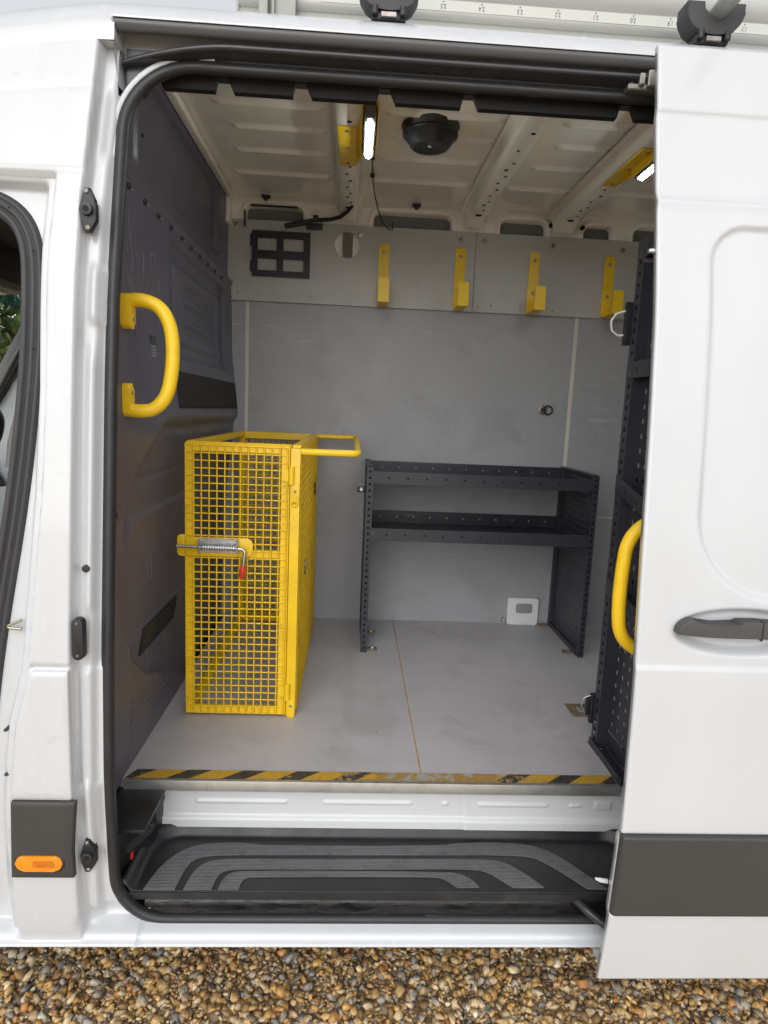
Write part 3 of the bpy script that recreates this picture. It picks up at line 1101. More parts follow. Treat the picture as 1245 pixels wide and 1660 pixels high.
def upper_board(x0, x1, hole=None):
    bm = bmesh.new()
    y0, y1 = LW - .016, LW - .004
    z0, z1 = 2.350, 2.735
    if not hole:
        bm_box(bm, (x0, y0, z0), (x1, y1, z1), .001, 1)
    else:
        cx, cz, r = hole
        n = 40
        out, inn = [], []
        for k in range(n):
            a = 2 * math.pi * k / n + math.pi / n
            dx, dz = math.cos(a), math.sin(a)
            t = min(((x1 if dx > 0 else x0) - cx) / dx, ((z1 if dz > 0 else z0) - cz) / dz)
            out.append((cx + dx * t, cz + dz * t))
            inn.append((cx + r * dx, cz + r * dz))
        # add exact corners
        vo = [bm.verts.new((p[0], y0, p[1])) for p in out]
        vi = [bm.verts.new((p[0], y0, p[1])) for p in inn]
        vb = [bm.verts.new((p[0], y1, p[1])) for p in inn]
        wo_ = [bm.verts.new((p[0], y1, p[1])) for p in out]
        for k in range(n):
            j = (k + 1) % n
            a, b = out[k], out[j]
            if abs(a[0] - b[0]) > 1e-6 and abs(a[1] - b[1]) > 1e-6:
                cxx = x1 if max(a[0], b[0]) > x1 - 1e-6 else x0
                czz = z1 if max(a[1], b[1]) > z1 - 1e-6 else z0
                cv, cb = bm.verts.new((cxx, y0, czz)), bm.verts.new((cxx, y1, czz))
                bm.faces.new((vo[k], cv, vo[j], vi[j], vi[k]))
                bm.faces.new((vo[k], wo_[k], cb, cv))
                bm.faces.new((cv, cb, wo_[j], vo[j]))
            else:
                bm.faces.new((vo[k], vo[j], vi[j], vi[k]))
                bm.faces.new((vo[k], wo_[k], wo_[j], vo[j]))
            bm.faces.new((vi[k], vi[j], vb[j], vb[k]))
    return frombm('upper_wall_board', bm, UPANEL, VAN)


ub1 = upper_board(-.735, .5135, (-.131, 2.640, .062))
ub2 = upper_board(.5155, 1.420)
for x, z in ((-.680, 2.712), (.435, 2.695)):
    screw('screw', (x, LW - .016, z), '-y', .013, ZINC, ub1, .005)
for x, z in ((-.670, 2.385), (-.31, 2.385), (.545, 2.375)):
    screw('screw', (x, LW - .016, z), '-y', .006, ZINC, ub1 if x < .5 else ub2, .003)
screw('screw', (-.066, LW - .016, 2.695), '-y', .016, GALV, ub1, .006)
for x, z in ((.555, 2.695), (.905, 2.693), (1.265, 2.688)):
    screw('screw', (x, LW - .016, z), '-y', .014, ZINC, ub2, .005)
for x, z in ((.93, 2.375), (1.26, 2.39), (.61, 2.385)):
    screw('screw', (x, LW - .016, z), '-y', .006, ZINC, ub2, .003)
# what shows through the round hole: painted steel and a wooden batten
box('steel_behind_hole', (-.25, LW - .0025, 2.55), (.02, LW - .0005, 2.73), INNER, VAN)
box('wooden_batten', (-.154, LW - .0125, 2.572), (-.104, LW - .003, 2.708), mat('old_batten', (.17, .15, .13), .7, var=.35, vscale=20, aniso=(8, 1, .7)), VAN)
# white socket plate low on the wall, and vent-like window
sk = prism('socket_cover', rrect(.808, .978, .702, .852, .012), 'y', LW - .030, LW, WPL, VAN, .006)
prism('cover_window', rrect(.855, .945, .768, .822, .012), 'y', LW - .032, LW - .028, GREYW, sk, .001)
boxes('cover_bars', [((.858 + .012 * k, LW - .034, .770), (.862 + .012 * k, LW - .030, .820)) for k in range(1, 7)], LINING, sk)
for k in range(3):
    box('cover_foot', (.83 + .04 * k, LW - .036, .703), (.845 + .04 * k, LW - .029, .715), WPL, sk, .002)
box('floor_bracket', (.785, LW - .02, .701), (.802, LW - .001, .735), LINING, VAN, .001)

# painted steel frame above the boards with its openings
def upper_frame():
    xs = np.arange(-.72, 3.3, .008)
    vs = np.linspace(0, 1, 34)
    X, V = np.meshgrid(xs, vs, indexing='ij')
    Z = 2.69 + .152 * V
    Y = 1.8785 - .012 * V - .070 * sstep((V - .84) / .16) ** 1.5
    for a, b_, top in OPEN:
        d = sd_rbox(X, Z, a, b_, 2.5, top, .035)
        Y -= .010 * sstep((.030 - d) / .012)
        Y += .065 * sstep((.004 - d) / .006)
    return gridmesh('upper_side_frame', np.stack([X, Y, Z], -1), INNER, VAN)


OPEN = [(-.635, -.355, 2.800), (-.005, .385, 2.804), (.635, .865, 2.802), (1.065, 1.205, 2.798), (1.32, 1.70, 2.802), (1.9, 2.3, 2.80)]
upper_frame()
for a, b_, top in OPEN:
    box('frame_opening', (a + .004, 1.905, 2.62), (b_ - .004, 1.915, top - .004), RECESS, VAN)
boxes('opening_trim', [((-.640, 1.848, 2.70), (-.633, 1.866, 2.775)), ((-.61, 1.848, 2.797), (-.38, 1.866, 2.803))], RUBBER, VAN, .002)
for x, z in ((.885, 2.785), (1.045, 2.782)):
    prism('frame_boss', circ(x, z, .011, 14), 'y', 1.843, 1.86, DARK, VAN)
for x in (-.53, .20, .93):
    o = boxes('trim_clip', [((x - .020, 1.795, 2.824), (x + .022, 1.83, 2.834)), ((x - .008, 1.79, 2.810), (x + .010, 1.815, 2.825))], BLKPL, VAN, .002)

# ---- ceiling with pressed beads and bows
CZ = 2.842


def ceiling():
    xs = np.concatenate([np.arange(-.71, 1.6, .008), np.arange(1.6, 3.31, .05)])
    ys = np.arange(.300, 1.80, .008)
    X, Y = np.meshgrid(xs, ys, indexing='ij')
    Z = np.full_like(X, CZ) + .006 * np.sin(np.pi * (Y - .3) / 1.5) - .035 * sstep((.50 - Y) / .20)
    bays = [(-.64, -.20), (-.05, .42), (.57, .87), (1.02, 1.5), (1.7, 2.2)]
    for a, b_ in bays:
        for k, yy in enumerate((.68, .87, 1.06, 1.28, 1.53)):
            aa = a + (.05 if k % 2 else .0) + (.08 if k == 2 else 0)
            w = sstep((X - aa) / .03) * sstep((b_ - X) / .03)
            Z -= .013 * bumpf(Y, yy, .012) * w
    return gridmesh('ceiling_panel', np.stack([X, Y, Z], -1), INNER, VAN)


ceiling()
HOLE_ME = {}
for bi, (x, w) in enumerate(((-.128, .072), (.495, .080), (.945, .10), (1.60, .08), (2.3, .08))):
    zb = 2.780
    prof = [(x - w * .5 - .030, CZ - .002), (x - w * .5 - .012, CZ - .004), (x - w * .5, zb + .004), (x - w * .5 + .004, zb), (x + w * .5 - .004, zb), (x + w * .5, zb + .004), (x + w * .5 + .012, CZ - .004), (x + w * .5 + .030, CZ - .002)]
    ys = np.concatenate([np.linspace(.46, 1.70, 12), [1.74, 1.78, 1.815, 1.84]])
    P = np.zeros((len(prof), len(ys), 3))
    for i, (px, pz) in enumerate(prof):
        for j, yy in enumerate(ys):
            dz = -.030 * max(0, (yy - 1.74) / .10) ** 1.2
            P[i, j] = (px, yy, pz + dz)
    bow = gridmesh('roof_bow', P, INNER, VAN, None, True)
    if bi < 3:
        for j, yy in enumerate((.50, .58, .66, .80, .95, 1.07, 1.14, 1.21, 1.29, 1.37, 1.45, 1.53, 1.58, 1.66)):
            prism('bow_hole', circ(x + (.010 if j % 2 else -.004), yy, .0065 if j % 3 else .0085, 12), 'z', zb - .0012, zb + .002, DARK, bow, 0, False)
        prism('bow_hole', circ(x, 1.735, .016, 16, .013), 'z', zb - .0030, zb + .004, DARK, bow, 0, False)
# cable run over the first bow and cable tie clips
tube('lamp_cable', [(-.020, .45, 2.835), (-.022, .55, 2.82), (-.040, .64, 2.775)], .004, RUBBER, VAN, 6)
tube('lamp_cable', [(-.046, .99, 2.765), (-.040, 1.10, 2.80), (-.030, 1.28, 2.830), (-.025, 1.45, 2.830), (-.010, 1.62, 2.815), (.010, 1.74, 2.785), (.04, 1.82, 2.74), (.075, 1.835, 2.715), (.088, 1.838, 2.72), (.088, 1.845, 2.755)], .0032, RUBBER, VAN, 6)
for p in ((-.022, .56, 2.825), (-.030, 1.25, 2.832), (-.025, 1.45, 2.832)):
    box('cable_clip', (p[0] - .010, p[1] - .010, p[2] - .006), (p[0] + .010, p[1] + .010, p[2] + .008), BLKPL, VAN, .003)
tube('wall_harness', [(-.110, 1.70, 2.776), (-.13, 1.74, 2.765), (-.17, 1.80, 2.752), (-.22, 1.825, 2.745), (-.30, 1.835, 2.740), (-.36, 1.84, 2.725), (-.44, 1.845, 2.708)], [.006, .008, .010, .010, .010, .013, .012], BLKPL, VAN, 8)
tube('harness_clip', [(-.276, 1.815, 2.744), (-.300, 1.815, 2.744)], .016, BLKPL, VAN, 10)
box('harness_foam', (-.335, 1.835, 2.70), (-.255, 1.86, 2.728), BLKPL, VAN, .004)

# header trim with tabs behind the seal
tabs = [(-.60, -.454), (-.419, -.253), (-.217, -.035), (.002, .188), (.222, .608), (.647, .90)]
box('header_inner_panel', (-.70, .300, 2.662), (.95, .330, 2.808), BLKPL, VAN)
for a, b_ in tabs:
    prism('header_tab', [(a - .008, 2.668), (b_ + .004, 2.668), (b_ - .004, 2.630), (a + .010, 2.630)], 'y', .298, .322, TABM, VAN, .002)

# ---- bulkhead between cab and load bay
def bulkhead():
    ys = np.arange(.10, 1.905, .008)
    zs = np.arange(.690, 2.83, .0075)
    Y, Z = np.meshgrid(ys, zs, indexing='ij')
    X = smooth_interp(Z, [.60, .80, 1.10, 1.50, 1.72, 1.90, 2.10, 2.40, 2.60, 2.90], [-.735, -.722, -.712, -.690, -.660, -.680, -.700, -.703, -.700, -.692])
    # the bulge only reaches its full depth towards the far side
    X -= .020 * bumpf(Z, 1.72, .22) * sstep((.9 - Y) / .7)
    # upper part is a separate pressing set back behind a lip
    X -= .020 * sstep((Z - 2.438 - .0 * Y) / .010)
    X += .008 * bumpf(Z, 2.432, .010)
    d = sd_rbox(Y, Z, .55, 1.62, 2.50, 2.79, .04)
    X -= .020 * sstep((.006 - d) / .020)
    d = sd_rbox(Y, Z, .34, .50, 2.50, 2.80, .03)
    X -= .008 * sstep((.006 - d) / .015)
    # nested pressings in the middle
    d = sd_rbox(Y, Z, .76, 1.72, 1.985, 2.375, .05)
    X -= .022 * sstep((.006 - d) / .024)
    d = sd_rbox(Y, Z, .86, 1.62, 2.035, 2.315, .03)
    X += .010 * sstep((.005 - d) / .018)
    d = sd_rbox(Y, Z, .98, 1.52, 2.075, 2.270, .02)
    X -= .011 * sstep((.005 - d) / .018)
    for zz in (2.125, 2.205):
        d = sd_rbox(Y, Z, 1.03, 1.45, zz - .012, zz + .012, .01)
        X += .014 * sstep((.006 - d) / .014)
    # big recessed lower field with a sweeping front outline
    yl = np.interp(Z, [.70, .85, .95, 1.05, 1.2, 1.45, 1.60, 1.68, 1.76, 1.82, 1.9], [1.1, .75, .50, .36, .27, .26, .33, .44, .58, .66, .80])
    fld = sstep((Y - yl) / .035) * sstep((1.785 - Z) / .05)
    X -= .026 * fld
    X -= .010 * sstep((.45 - Y) / .3) * sstep((1.9 - Z) / .4) * sstep((Z - 1.0) / .2)
    # rising creases
    for z0, ya, yb in ((1.487, .345, 1.2), (1.104, .38, 1.2)):
        w = sstep((Y - ya) / .02) * sstep((yb - Y) / .02)
        X += .010 * w * sstep((z0 + .004 - Z) / .010) * sstep((Z - z0 + .10) / .09)
    w = sstep((Y - .345) / .02) * sstep((1.2 - Y) / .02)
    X -= .006 * w * bumpf(Z, 1.60, .006)
    # louvres near the floor
    for k in range(5):
        for y0, y1 in ((.36, .56), (.62, .90)):
            zz = .80 + .028 * k + (.02 if y0 > .5 else 0)
            d = sd_rbox(Y, Z, y0, y1, zz - .004, zz + .004, .004)
            X += .006 * sstep((.004 - d) / .008)
    Y = np.maximum(Y, B(Z) + .082)
    return gridmesh('bulkhead', np.stack([X, Y, Z], -1), BULK, VAN)


BH = bulkhead()


zz_ = np.linspace(.69, 2.80, 60)
P = np.zeros((2, 60, 3))
for i, x in enumerate((-.660, -.775)):
    P[i] = np.stack([np.full(60, x), B(zz_) + .088, zz_], -1)
gridmesh('bulkhead_front_edge', P, BULK, VAN)


def bx(y, z):
    """bulkhead surface x at (y, z), nearest mesh vertex"""
    return float(_BHX[int(np.clip(round((y - .10) / .008), 0, _BHX.shape[0] - 1)), int(np.clip(round((z - .690) / .0075), 0, _BHX.shape[1] - 1))])


_n0, _n1 = len(np.arange(.10, 1.905, .008)), len(np.arange(.690, 2.83, .0075))
_co = np.zeros(len(BH.data.vertices) * 3, np.float32)
BH.data.vertices.foreach_get('co', _co)
_BHX = _co.reshape(_n0, _n1, 3)[..., 0]
for k in range(10):
    y = .36 + k * .138
    screw('bolt', (bx(y, 2.405) + .001, y, 2.405), 'x', .008, BLKPL, BH, .008, 8)
    screw('rivet', (bx(y + .03, 2.405) + .001, y + .028, 2.405), 'x', .004, ZINC, BH, .004, 8)
for y, z in ((.30, 2.39), (.29, 2.24), (.27, 2.165), (.27, 2.12), (.54, 2.60), (.52, 2.72), (1.60, 2.60), (1.63, 2.52), (1.83, 2.46), (1.84, 2.36)):
    screw('rivet', (bx(y, z) + .001, y, z), 'x', .006, ZINC if y < .5 else BLKPL, BH, .005, 8)
def bpatch(name, y0, y1, z0, z1, lift, material, skew=0.0):
    ys = np.arange(y0, y1 + .001, .02)
    zs = np.linspace(z0, z1, 12)
    P = np.zeros((len(ys), len(zs), 3))
    for i, y in enumerate(ys):
        for j, z in enumerate(zs):
            zz = z + skew * (y - y0)
            P[i, j] = (max(bx(y + a, zz + b_) for a in (-.01, 0, .01) for b_ in (-.012, 0, .012)) + lift, y, zz)
    o = gridmesh(name, P, material, BH)
    s = o.modifiers.new('t', 'SOLIDIFY')
    s.thickness = .003
    return o


bpatch('dark_felt_patch', .76, 1.86, 1.812, 1.938, .003, BULKD)
bpatch('dark_felt_patch', .505, .92, 1.008, 1.100, .003, BULKD)
prism('bulkhead_lock', circ(.205, 1.53, .030, 20), 'x', -.70, bx(.205, 1.53) + .008, BULK, BH, .004)
prism('lock_slot', rrect(.200, .210, 1.515, 1.532, .003, 3), 'x', bx(.205, 1.53) + .006, bx(.205, 1.53) + .0095, DARK, BH)
pk = prism('small_label', rrect(.515, .555, 2.005, 2.030, .003, 2), 'x', bx(.53, 2.0) + .0005, bx(.53, 2.0) + .0025, INK, BH)
boxes('label_lines', [((bx(.53, 2.0) + .0005, .512, 1.968 + .009 * k), (bx(.53, 2.0) + .0028, .558, 1.972 + .009 * k)) for k in range(4)], LINING, BH)
box('bulkhead_top_rail', (-.712, .36, 2.812), (-.685, 1.80, 2.842), INNER, VAN, .004)
box('bulkhead_corner_post', (-.735, 1.79, 2.70), (-.700, 1.868, 2.815), INNER, VAN, .006)

# ---- outer shell of the van; unseen rear left open to light the load bay
box('rear_header', (3.26, .20, 2.62), (3.36, 1.95, 2.85), INNER, VAN)
for yy in ((.12, .22), (1.80, 1.95)):
    box('rear_post', (3.26, yy[0], .60), (3.36, yy[1], 2.62), INNER, VAN)
box('rear_quarter_panel', (1.29, .10, .45), (3.36, .16, 2.50), WHITE, VAN, .01)
box('side_lining_near', (.93, .165, .52), (3.30, .185, 2.80), LINING, VAN)
box('underbody', (-1.6, .12, .40), (3.36, 1.98, .44), DARK, VAN)
box('under_floor', (-.74, .345, .44), (3.36, 1.98, .668), DARK, VAN)
box('chassis_rail', (-2.6, .55, .28), (3.4, .64, .40), DARK, VAN)
box('bulkhead_back', (-.80, .27, .60), (-.765, 1.93, 2.70), HEADL, VAN)
box('opening_rear_jamb', (.915, .235, .45), (.935, .33, 2.70), WHITE, VAN)

# ---- cab seen past the front pillar
box('cab_headliner', (-2.1, .30, 2.40), (-.80, 1.93, 2.44), HEADL, VAN)
prism('overhead_console', [(.60, 2.40), (1.45, 2.40), (1.42, 2.30), (1.33, 2.262), (.70, 2.262), (.62, 2.30)], 'x', -1.80, -1.42, HEADL, VAN, .01)
o = box('cab_lamp', (-1.66, 1.16, 2.252), (-1.475, 1.40, 2.285), HEADB, VAN, .012, 3)
prism('cab_lamp_lens', rrect(-1.64, -1.53, 1.20, 1.36, .03), 'z', 2.244, 2.256, LAMPC, o, .003)
box('sun_visor', (-2.02, 1.40, 2.345), (-1.62, 1.92, 2.375), HEADB, VAN, .012, 3)
# far front pillar, door frame and window of the cab
prism('windscreen_pillar', [(-2.02, 1.72), (-1.90, 1.82), (-1.76, 2.075), (-1.70, 2.20), (-1.70, 2.33), (-1.76, 2.145), (-1.90, 1.90), (-2.02, 1.79)], 'y', 1.90, 1.97, PILL, VAN, .01)
prism('pillar_seal', [(-2.02, 1.675), (-1.90, 1.79), (-1.76, 2.04), (-1.71, 2.15), (-1.70, 2.19), (-1.76, 2.078), (-1.90, 1.825), (-2.02, 1.72)], 'y', 1.92, 1.98, RUBBER, VAN, .004)
prism('far_door_frame', [(-2.05, 1.60), (-1.93, 1.73), (-1.80, 1.94), (-1.73, 2.08), (-1.68, 2.10), (-1.78, 1.885), (-1.83, 1.78), (-1.875, 1.60), (-1.89, 1.40), (-2.05, 1.40)], 'y', 1.96, 2.02, WDOOR, VAN, .008)
box('far_door_panel', (-2.3, 1.95, .60), (-.80, 2.03, 1.45), WDOOR, VAN, .01)
box('far_pillar_rear', (-.98, 1.90, .6), (-.76, 2.03, 2.42), PILL, VAN, .01)
raw('windscreen', [(-1.72, 1.95, 2.33), (-2.30, 1.95, 1.50), (-2.30, .10, 1.50), (-1.72, .15, 2.33)], [(0, 1, 2, 3)], GLASS, VAN, recalc=False)
raw('windscreen_tint_band', [(-1.718, 1.94, 2.345), (-1.775, 1.94, 2.262), (-1.775, .12, 2.262), (-1.718, .15, 2.345)], [(0, 1, 2, 3)], TINT, VAN, recalc=False)
prism('dashboard', [(-2.5, 1.62), (-2.25, 1.58), (-1.95, 1.50), (-1.88, 1.38), (-2.0, .70), (-2.5, .70)], 'y', .15, 1.93, SEATM, VAN, .02)
sw = []
cw = Vector((-1.72, 1.36, 1.60))
for k in range(28):
    a = 2 * math.pi * k / 28
    sw.append(cw + Vector((.06 * math.sin(a) * 1.4, .19 * math.cos(a), .17 * math.sin(a))))
st = tube('steering_wheel', sw, .015, BLKPL, VAN, 10, True)
prism('steering_hub', circ(1.36, 1.59, .075, 20, .06), 'x', -1.76, -1.70, BLKPL, st, .015)
boxes('steering_spoke', [((-1.74, 1.18, 1.575), (-1.72, 1.54, 1.60))], BLKPL, st, .006)
prism('driver_seat', [(-1.62, .95), (-1.60, 1.13), (-1.22, 1.10), (-1.10, 1.85), (-.98, 1.88), (-.95, 1.70), (-1.02, .95)], 'y', 1.10, 1.60, SEATM, VAN, .05)
prism('passenger_seat', [(-1.56, .85), (-1.58, 1.05), (-1.30, 1.07), (-1.12, 1.02), (-1.10, .85)], 'y', .22, .95, SEATM, VAN, .05)
prism('door_card', [(-1.75, 1.18), (-1.72, 1.42), (-1.45, 1.46), (-1.42, 1.22), (-1.52, 1.16)], 'y', 1.26, 1.30, SEATG, VAN, .012)
box('cab_floor', (-2.5, .15, .58), (-.78, 1.95, .62), SEATM, VAN)

# ---- sliding door, open and slid back outside the body
DX0, DX1 = .620, 1.92


def doorY(X, Z):
    Y = smooth_interp(Z, [.30, .385, .60, .85, 1.20, 1.53, 1.85, 2.09, 2.38, 2.55, 2.72, 2.80], [-.066, -.083, -.113, -.130, -.117, -.085, -.055, -.025, .037, .076, .112, .13])
    Y = Y + .006 * sstep((2.566 - Z) / .016) - .006 * sstep((2.352 - Z) / .008) - .005 * np.exp(-((Z - 2.347) / .016) ** 2)
    Y = Y - .004 * sstep((1.262 - Z) / .008)
    d = sd_rbox(X, Z, .752, 2.6, 1.425, 2.292, (.085, .20, .1))
    Y = Y + .011 * sstep((.007 - d) / .016)
    q = np.sqrt(((X - .878) / .178) ** 2 + (np.abs(Z - 1.346) / .058) ** 2.2)
    Y = Y + .030 * sstep((1.02 - q) / .32)
    Y = Y + .012 * sstep((.838 - Z) / .003) * sstep((Z - .600) / .003)       # rebate for the cladding
    return Y


def sliding_door():
    xs = np.concatenate([[DX0, DX0 + .0015, DX0 + .004], np.arange(DX0 + .008, 1.12, .005), np.arange(1.12, DX1, .05), [DX1]])
    zs = np.concatenate([[.385, .387, .390], np.arange(.394, 2.716, .005), [2.718, 2.722]])
    X, Z = np.meshgrid(xs, zs, indexing='ij')
    Y = doorY(X, Z)
    # slight bow of the leading edge seen in the photograph: follows the profile, fully on the skin
    Xo = X.copy()
    Y[0, :] += .006
    Y[1, :] += .0015
    Y[:, 0] += .006
    Y[:, 1] += .002
    Y[:, -1] += .012
    Y[:, -2] += .004
    P = np.stack([Xo, Y, Z], -1)
    return gridmesh('sliding_door', P, WDOOR, VAN)


SD = sliding_door()
# folded edge and inner shell of the door
zs = np.linspace(.387, 2.718, 120)
P = np.zeros((4, len(zs), 3))
yd = doorY(np.full_like(zs, DX0), zs)
for i, (dx, dy) in enumerate(((0, .004), (.002, .022), (.03, .024), (.05, .10))):
    P[i] = np.stack([np.full_like(zs, DX0 + dx), yd + dy, zs], -1)
gridmesh('door_edge', P, WDOOR, SD)
P = np.zeros((2, len(zs), 3))
for i, x in enumerate((DX0 + .05, DX1)):
    P[i] = np.stack([np.full_like(zs, x), yd + .10, zs], -1)
gridmesh('door_inner_skin', P, BLKPL, SD)
P = np.zeros((2, 40, 3))
for i, (dy) in enumerate((.0, .10)):
    xx = np.linspace(DX0 + .02, DX1, 40)
    P[i] = np.stack([xx, np.full(40, float(doorY(np.array([DX0]), np.array([.387]))[0]) + .006 + dy), np.full(40, .389)], -1)
gridmesh('door_bottom', P, WDOOR, SD)
# cladding strip
zs2 = np.concatenate([[.603, .6045, .608], np.linspace(.614, .826, 24), [.832, .8345, .836]])
xs2 = np.concatenate([[DX0 - .001, DX0 + .001, DX0 + .005], np.linspace(DX0 + .012, 1.12, 40), [DX1]])
X, Z = np.meshgrid(xs2, zs2, indexing='ij')
Y = smooth_interp(Z, [.30, .385, .60, .85, 1.20], [-.066, -.083, -.113, -.130, -.117]) - .014
Y[0] += .018
Y[1] += .006
Y[2] += .001
Y[:, 0] += .014
Y[:, 1] += .005
Y[:, -1] += .014
Y[:, -2] += .005
gridmesh('door_cladding', np.stack([X, Y, Z], -1), CLAD, SD)
# outside handle
hy = float(doorY(np.array([1.3]), np.array([1.35]))[0])
hp = [(.7065, 1.352), (.709, 1.366), (.719, 1.378), (.734, 1.3865), (.742, 1.387), (.752, 1.3815), (.766, 1.376), (.80, 1.3755), (.852, 1.3755), (.857, 1.383), (.864, 1.3845), (.905, 1.3845), (.985, 1.380), (1.01, 1.370), (1.012, 1.352), (1.0, 1.343), (.90, 1.3445), (.82, 1.3445), (.77, 1.346), (.73, 1.349), (.713, 1.350)]
bm = bmesh.new()
bm_prism(bm, [(a, b_ - .006) for a, b_ in hp], 'y', hy - .024, hy + .016, .0035, 3)
HANDLE = frombm('door_handle', bm, mat('handle_plastic', (.062, .062, .064), .55, var=.06, vscale=20, bump=.2, bscale=900), SD, True, 40)
box('handle_joint', (.9075, hy - .0255, 1.334), (.909, hy - .010, 1.380), DARK, SD)
tube('door_grab_handle', chaikin3([(.76, .05, 1.60), (.69, .05, 1.585), (.640, .05, 1.535), (.634, .05, 1.45), (.634, .05, 1.35), (.645, .05, 1.275), (.70, .05, 1.235), (.76, .05, 1.22)]), .0175, YGRIP, SD, 14)
tube('door_stop_pin', [(.606, .02, 2.228), (.628, .02, 2.229)], [.005, .0065], GALV, SD, 10)
tube('door_guide_pin', [(.598, -.06, .660), (.612, -.06, .655), (.63, -.06, .652)], [.003, .006, .006], WPL, SD, 10)

# ================================================================== fittings inside the load bay
# yellow grab handle on the bulkhead
GHX = bx(.27, 2.07) + .004
gh = thing('grab_handle', 'yellow D-shaped grab handle screwed to the dark bulkhead beside the door seal', 'handle', (GHX, .275, 1.79))
tube('handle_bar', chaikin3([(GHX + .010, .282, 2.094), (GHX + .050, .283, 2.098), (GHX + .098, .284, 2.082), (GHX + .124, .284, 2.035), (GHX + .131, .283, 1.975), (GHX + .128, .278, 1.905), (GHX + .116, .274, 1.845), (GHX + .084, .270, 1.808), (GHX + .045, .267, 1.802), (GHX + .010, .264, 1.806)]), .0185, YGRIP, gh, 16)
for z0, z1, yy in ((2.020, 2.112, .282), (1.787, 1.876, .264)):
    pd = prism('mounting_pad', rrect(yy - .019, yy + .019, z0, z1, .016), 'x', GHX - .010, GHX + .026, YGRIP, gh, .008)
    screw('screw', (GHX + .026, yy, z0 + .025 if z0 > 1.9 else z1 - .025), 'x', .006, ZINC, gh, .002)

# ---- yellow wire mesh cage trolley
cg_ = thing('mesh_cage', 'tall narrow yellow steel mesh cage trolley standing against the dark bulkhead', 'cage', (-.45, 1.27, .70))
x0, x1, y0, y1, z0, z1 = -.646, -.262, .735, 1.815, .706, 1.702
fw_ = .030
# hinged front door frame
FD = boxes('front_door_frame', [((x0, y0 - .012, z0), (x0 + fw_, y0 + .010, z1 - .004)), ((x1 - .052, y0 - .012, z0), (x1 - .022, y0 + .010, z1 - .004)),
                                ((x0 + fw_, y0 - .0115, z0), (x1 - .052, y0 + .0095, z0 + fw_)), ((x0 + fw_, y0 - .0115, z1 - .034), (x1 - .052, y0 + .0095, z1 - .0045)),
                                ((x0 + fw_, y0 - .011, 1.296), (x1 - .052, y0 + .009, 1.324))], YEL, cg_, .002)
box('side_post', (x1 - .020, y0 - .014, z0 - .004), (x1 + .014, y0 + .022, z1 - .012), YEL, cg_, .003)
boxes('cage_frame', [((x0, y1 - .03, z0), (x0 + .030, y1, z1)), ((x1 - .018, y1 - .03, z0), (x1 + .012, y1, z1)),
                     ((x0 + .030, y1 - .029, z0), (x1 - .018, y1 - .001, z0 + .03)), ((x0 + .030, y1 - .029, z1 - .036), (x1 - .018, y1 - .001, z1 - .001)),
                     ((x0, y0 + .012, z0), (x0 + .030, y1 - .03, z0 + .028)), ((x0, y0 + .012, z1 - .026), (x0 + .030, y1 - .03, z1)),
                     ((x1 - .018, y0 + .023, z0), (x1 + .012, y1 - .03, z0 + .028)), ((x1 - .018, y0 + .023, z1 - .030), (x1 + .012, y1 - .03, z1 - .002)),
                     ((x0 + .002, y0 + .0105, z1 - .030), (x1 - .02, y0 + .030, z1 - .001))], YEL, cg_, .002)


def mesh_wires(name, u0, u1, v0, v1, pitch, axis, d, r, parent):
    bm = bmesh.new()
    f = AX[axis]
    nu = int(round((u1 - u0) / pitch))
    nv = int(round((v1 - v0) / pitch))
    for i in range(nu + 1):
        u = u0 + (u1 - u0) * i / nu
        bm_tube(bm, [f(u, v0, d - r), f(u, v1, d - r)], r, 5, False, False)
    for j in range(nv + 1):
        v = v0 + (v1 - v0) * j / nv
        bm_tube(bm, [f(u0, v, d + r * .8), f(u1, v, d + r * .8)], r, 5, False, False)
    o = frombm(name, bm, YEL, parent, True, 80)
    o['kind'] = 'stuff'
    return o


mesh_wires('front_wire_mesh', x0 + .004, x1 - .030, z0 + .006, z1 - .012,   .0262, 'y', y0 - .0155, .0027, cg_)
mesh_wires('rear_wire_mesh', x0 + .01, x1, z0 + .006, z1 - .01, .0262, 'y', y1 + .003, .0026, cg_)
mesh_wires('side_wire_mesh', y0 + .02, y1 - .004, z0 + .01, z1 - .01, .0262, 'x', x1 + .0160, .0019, cg_)
# push handle
tube('push_handle', fillet([(x1 - .01, .742, 1.678), (-.050, .742, 1.678), (-.050, 1.782, 1.690), (x1 - .01, 1.782, 1.690)], .03, 6), .0125, YEL, cg_, 12)
# hinges
for z in (1.595, .80):
    h = boxes('hinge', [((x1 - .050, y0 - .0205, z - .020), (x1 - .018, y0 - .0165, z + .020))], YEL, cg_, .001)
    tube('hinge_barrel', [(x1 - .016, y0 - .021, z - .030), (x1 - .016, y0 - .021, z + .032)], .0105, YEL, h, 10)
    box('hinge_leaf', (x1 - .014, y0 - .020, z - .10), (x1 + .012, y0 - .0145, z - .03), YEL, h, .001)
    screw('bolt', (x1 - .002, y0 - .020, z - .055), '-y', .005, ZINC, h)
screw('ring_bolt', (x1 - .004, y0 - .014, 1.495), '-y', .013, YEL, cg_, .006, 14)
